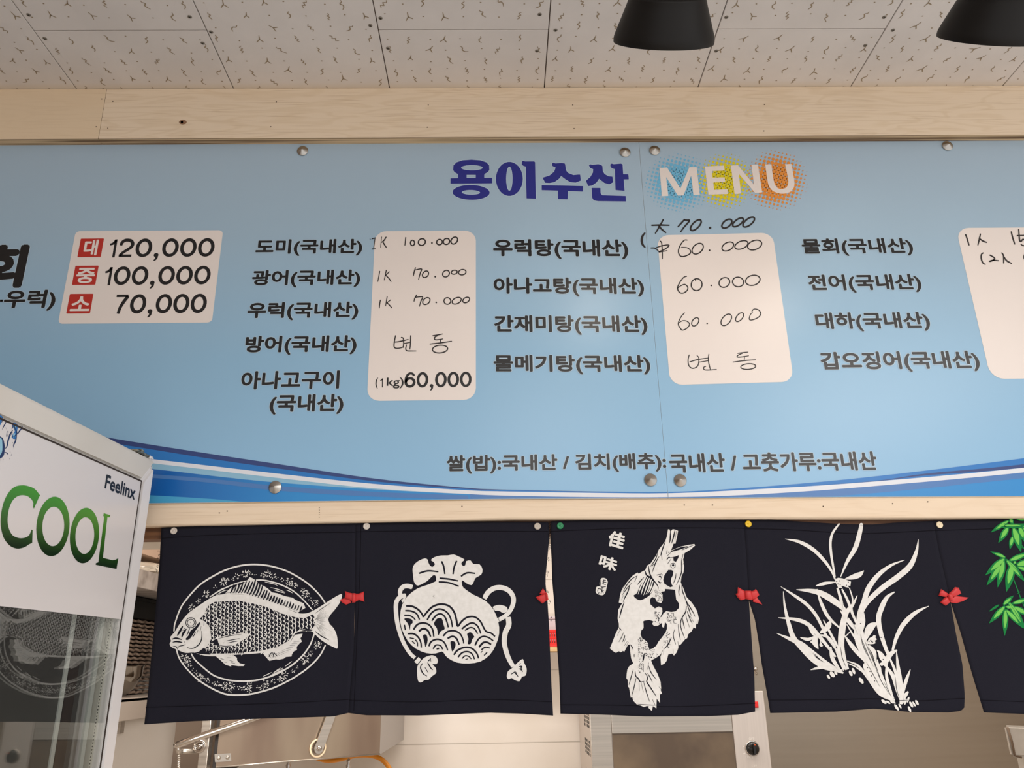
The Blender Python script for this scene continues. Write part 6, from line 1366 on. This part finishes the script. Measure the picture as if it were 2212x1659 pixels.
# steel sheet on the right part of the back wall
o = box('wall_cladding', (at(1560, 1500, YB).x, YB - .006, 0.6), (1.9995, YB - .0002, 2.2), M['steel_wall']); tag(o, kind='structure')
hk = at(1629, 1447, YB - .006); bm = bmesh.new(); add_lathe(bm, [(.009, 0), (.009, .003), (.005, .006), (.005, .016), (.008, .02), (.006, .026), (0, .027)], hk + Vector((0, -.0001, .004)), (0, -1, 0), 16); add_tube(bm, [hk + Vector((0, -.012, 0)), hk + Vector((0, -.016, -.012)), hk + Vector((0, -.022, -.016)), hk + Vector((0, -.028, -.01))], .003, 8)
o = link('wall_hook', bm, M['steel_shine']); tag(o, 'small bright hook on the steel wall, in the slit right of the upright fish', 'hook')

# salamander oven with control panel
YO = 2.8 - D
OV = empty('salamander_oven', (at(1460, 1600, YO).x, YO, 1.15)); tag(OV, 'steel grill oven with brown window and black knob, below the upright fish curtain', 'oven')
xo0, xo1 = at(1274, 1547, YO).x, at(1648, 1494, YO).x; zo1 = at(1640, 1492.5, YO).z; zo0 = 1.15
o = box('housing', (xo0, YO + .004, zo0), (xo1 - .002, YB - .0065, zo1 - .003), M['steel_pale'], bevel=.003); adopt(o, OV)
xc0, xc1 = at(1320, 1550, YO).x, at(1580.5, 1550, YO).x; zw = at(1450, 1582.5, YO).z
o = box('corner_column', (xo0, YO - .002, zo0), (xc0 - .0008, YO + .004, zo1 - .003), M['steel'], bevel=.0015); adopt(o, OV)
o = box('top_panel', (xc0 + .0008, YO - .002, zw), (xc1 - .0008, YO + .004, zo1 - .003), M['steel'], bevel=.001); adopt(o, OV)
o = box('window_pane', (xc0 + .0008, YO + .001, zo0 + .02), (xc1 - .0008, YO + .005, zw - .0006), M['window']); adopt(o, OV)
CP = box('control_panel', (xc1, YO - .003, zo0), (xo1, YO + .006, zo1), M['steel_pale'], bevel=.0015); adopt(CP, OV)
k0 = at(1625, 1616.5, YO - .003)
bm = bmesh.new(); add_lathe(bm, [(.0225, 0), (.0235, .002), (.022, .005), (.0195, .0055), (.0195, 0.001)], k0, (0, -1, 0), 36); o = link('dial_ring', bm, M['steel_shine']); o.parent = CP
bm = bmesh.new(); add_lathe(bm, [(.0188, .001), (.0188, .012), (.017, .016), (0, .0165)], k0, (0, -1, 0), 32); add_box(bm, k0 + Vector((-.004, -.027, -.016)), k0 + Vector((.004, -.0155, .016)), .0015); o = link('knob', bm, M['black_gloss']); o.parent = CP
bm = bmesh.new(); add_lathe(bm, [(.0022, .0268), (.0022, .0275), (0, .028)], k0 + Vector((.002, 0, .0125)), (0, -1, 0), 10); o = link('knob_mark', bm, mat('orange_knob_mark', (232, 96, 40), .4)); o.parent = CP
cpl = Print(wall_plane(YO - .003), lambda x, z, l: Vector((x, YO - .003 - l, z)))
cpl.text('OFF', (1617.5, 1596), (1629.5, 1596), (1623, 1593), (1623, 1598.6), M['white_mark'], .01); cpl.text('ON', (1610.5, 1635), (1619.5, 1635), (1615, 1632.5), (1615, 1637.6), M['white_mark'], .01); cpl.text('OFF', (1624, 1654.5), (1635, 1654.5), (1629, 1651.8), (1629, 1657.2), M['white_mark'], .01)
for x, y in ((1606, 1612.5), (1606, 1628), (1609, 1627)): cpl.disc(x, y, 1.2, M['white_mark'], 8)
cpl.poly([(1622, 1633), (1627.5, 1633), (1625, 1640)], M['white_mark'])
o = cpl.build('panel_marks'); o.parent = CP
a_, c_ = at(1626.5, 1528.5, YO - .003), at(1637, 1516, YO - .003)
bm = bmesh.new(); add_box(bm, (a_.x - .004, YO - .006, a_.z - .001), (c_.x, YO - .0031, c_.z + .001), .0008); add_box(bm, (a_.x - .002, YO - .011, a_.z + .002), (c_.x - .003, YO - .0055, c_.z - .002), .001); o = link('rocker_switch', bm, M['redpl']); o.parent = CP
bm = bmesh.new()
for g0 in (zo1 - .06, zo1 - .145, zo1 - .24):                 # ventilation holes in the left side
    for i in range(4):
        for j in range(4): add_box(bm, (xo0 - .0006, YO + .03 + i * .045, g0 - j * .0125 - .0085), (xo0 + .0005, YO + .055 + i * .045, g0 - j * .0125))
o = link('vent_hole', bm, M['dark_gap']); adopt(o, OV)

# grey box on a post at the far right
GB = empty('grey_unit', dpt(2215, 1659, 2.2)); tag(GB, 'pale grey metal box on a post at the lower right corner', 'kitchen unit')
p0, p1_, p2, p3_ = dpt(2174, 1567, 2.2), dpt(2300, 1572, 2.2), dpt(2300, 1640, 2.2), dpt(2189, 1636, 2.2)
bm = bmesh.new(); a = [bm.verts.new(p) for p in (p0, p1_, p2, p3_)]; b2 = [bm.verts.new(p + Vector((.004, .022, 0))) for p in (p0, p1_, p2, p3_)]
fs = [bm.faces.new(a), bm.faces.new(b2[::-1])] + [bm.faces.new((a[i], b2[i], b2[(i + 1) % 4], a[(i + 1) % 4])) for i in range(4)]
bmesh.ops.bevel(bm, geom=list(set(e for f in fs for e in f.edges)), offset=.006, segments=3, affect='EDGES'); o = link('box_body', bm, M['grey_box']); adopt(o, GB)
bm = bmesh.new(); add_tube(bm, [p0 + Vector((.001, -.001, -.004)), (p0 + p3_) / 2 + Vector((.004, -.002, 0)), p3_ + Vector((.004, -.001, .004)), p3_ + Vector((.02, -.001, -.0005))], .0028, 8); o = link('edge_trim', bm, M['grey_edge']); adopt(o, GB)
q = dpt(2222, 1645, 2.21); o = box("post", (q.x, q.y - .004, 0), (q.x + .06, q.y + .05, p3_.z - .0005), M['grey_box'], bevel=.004); adopt(o, GB)
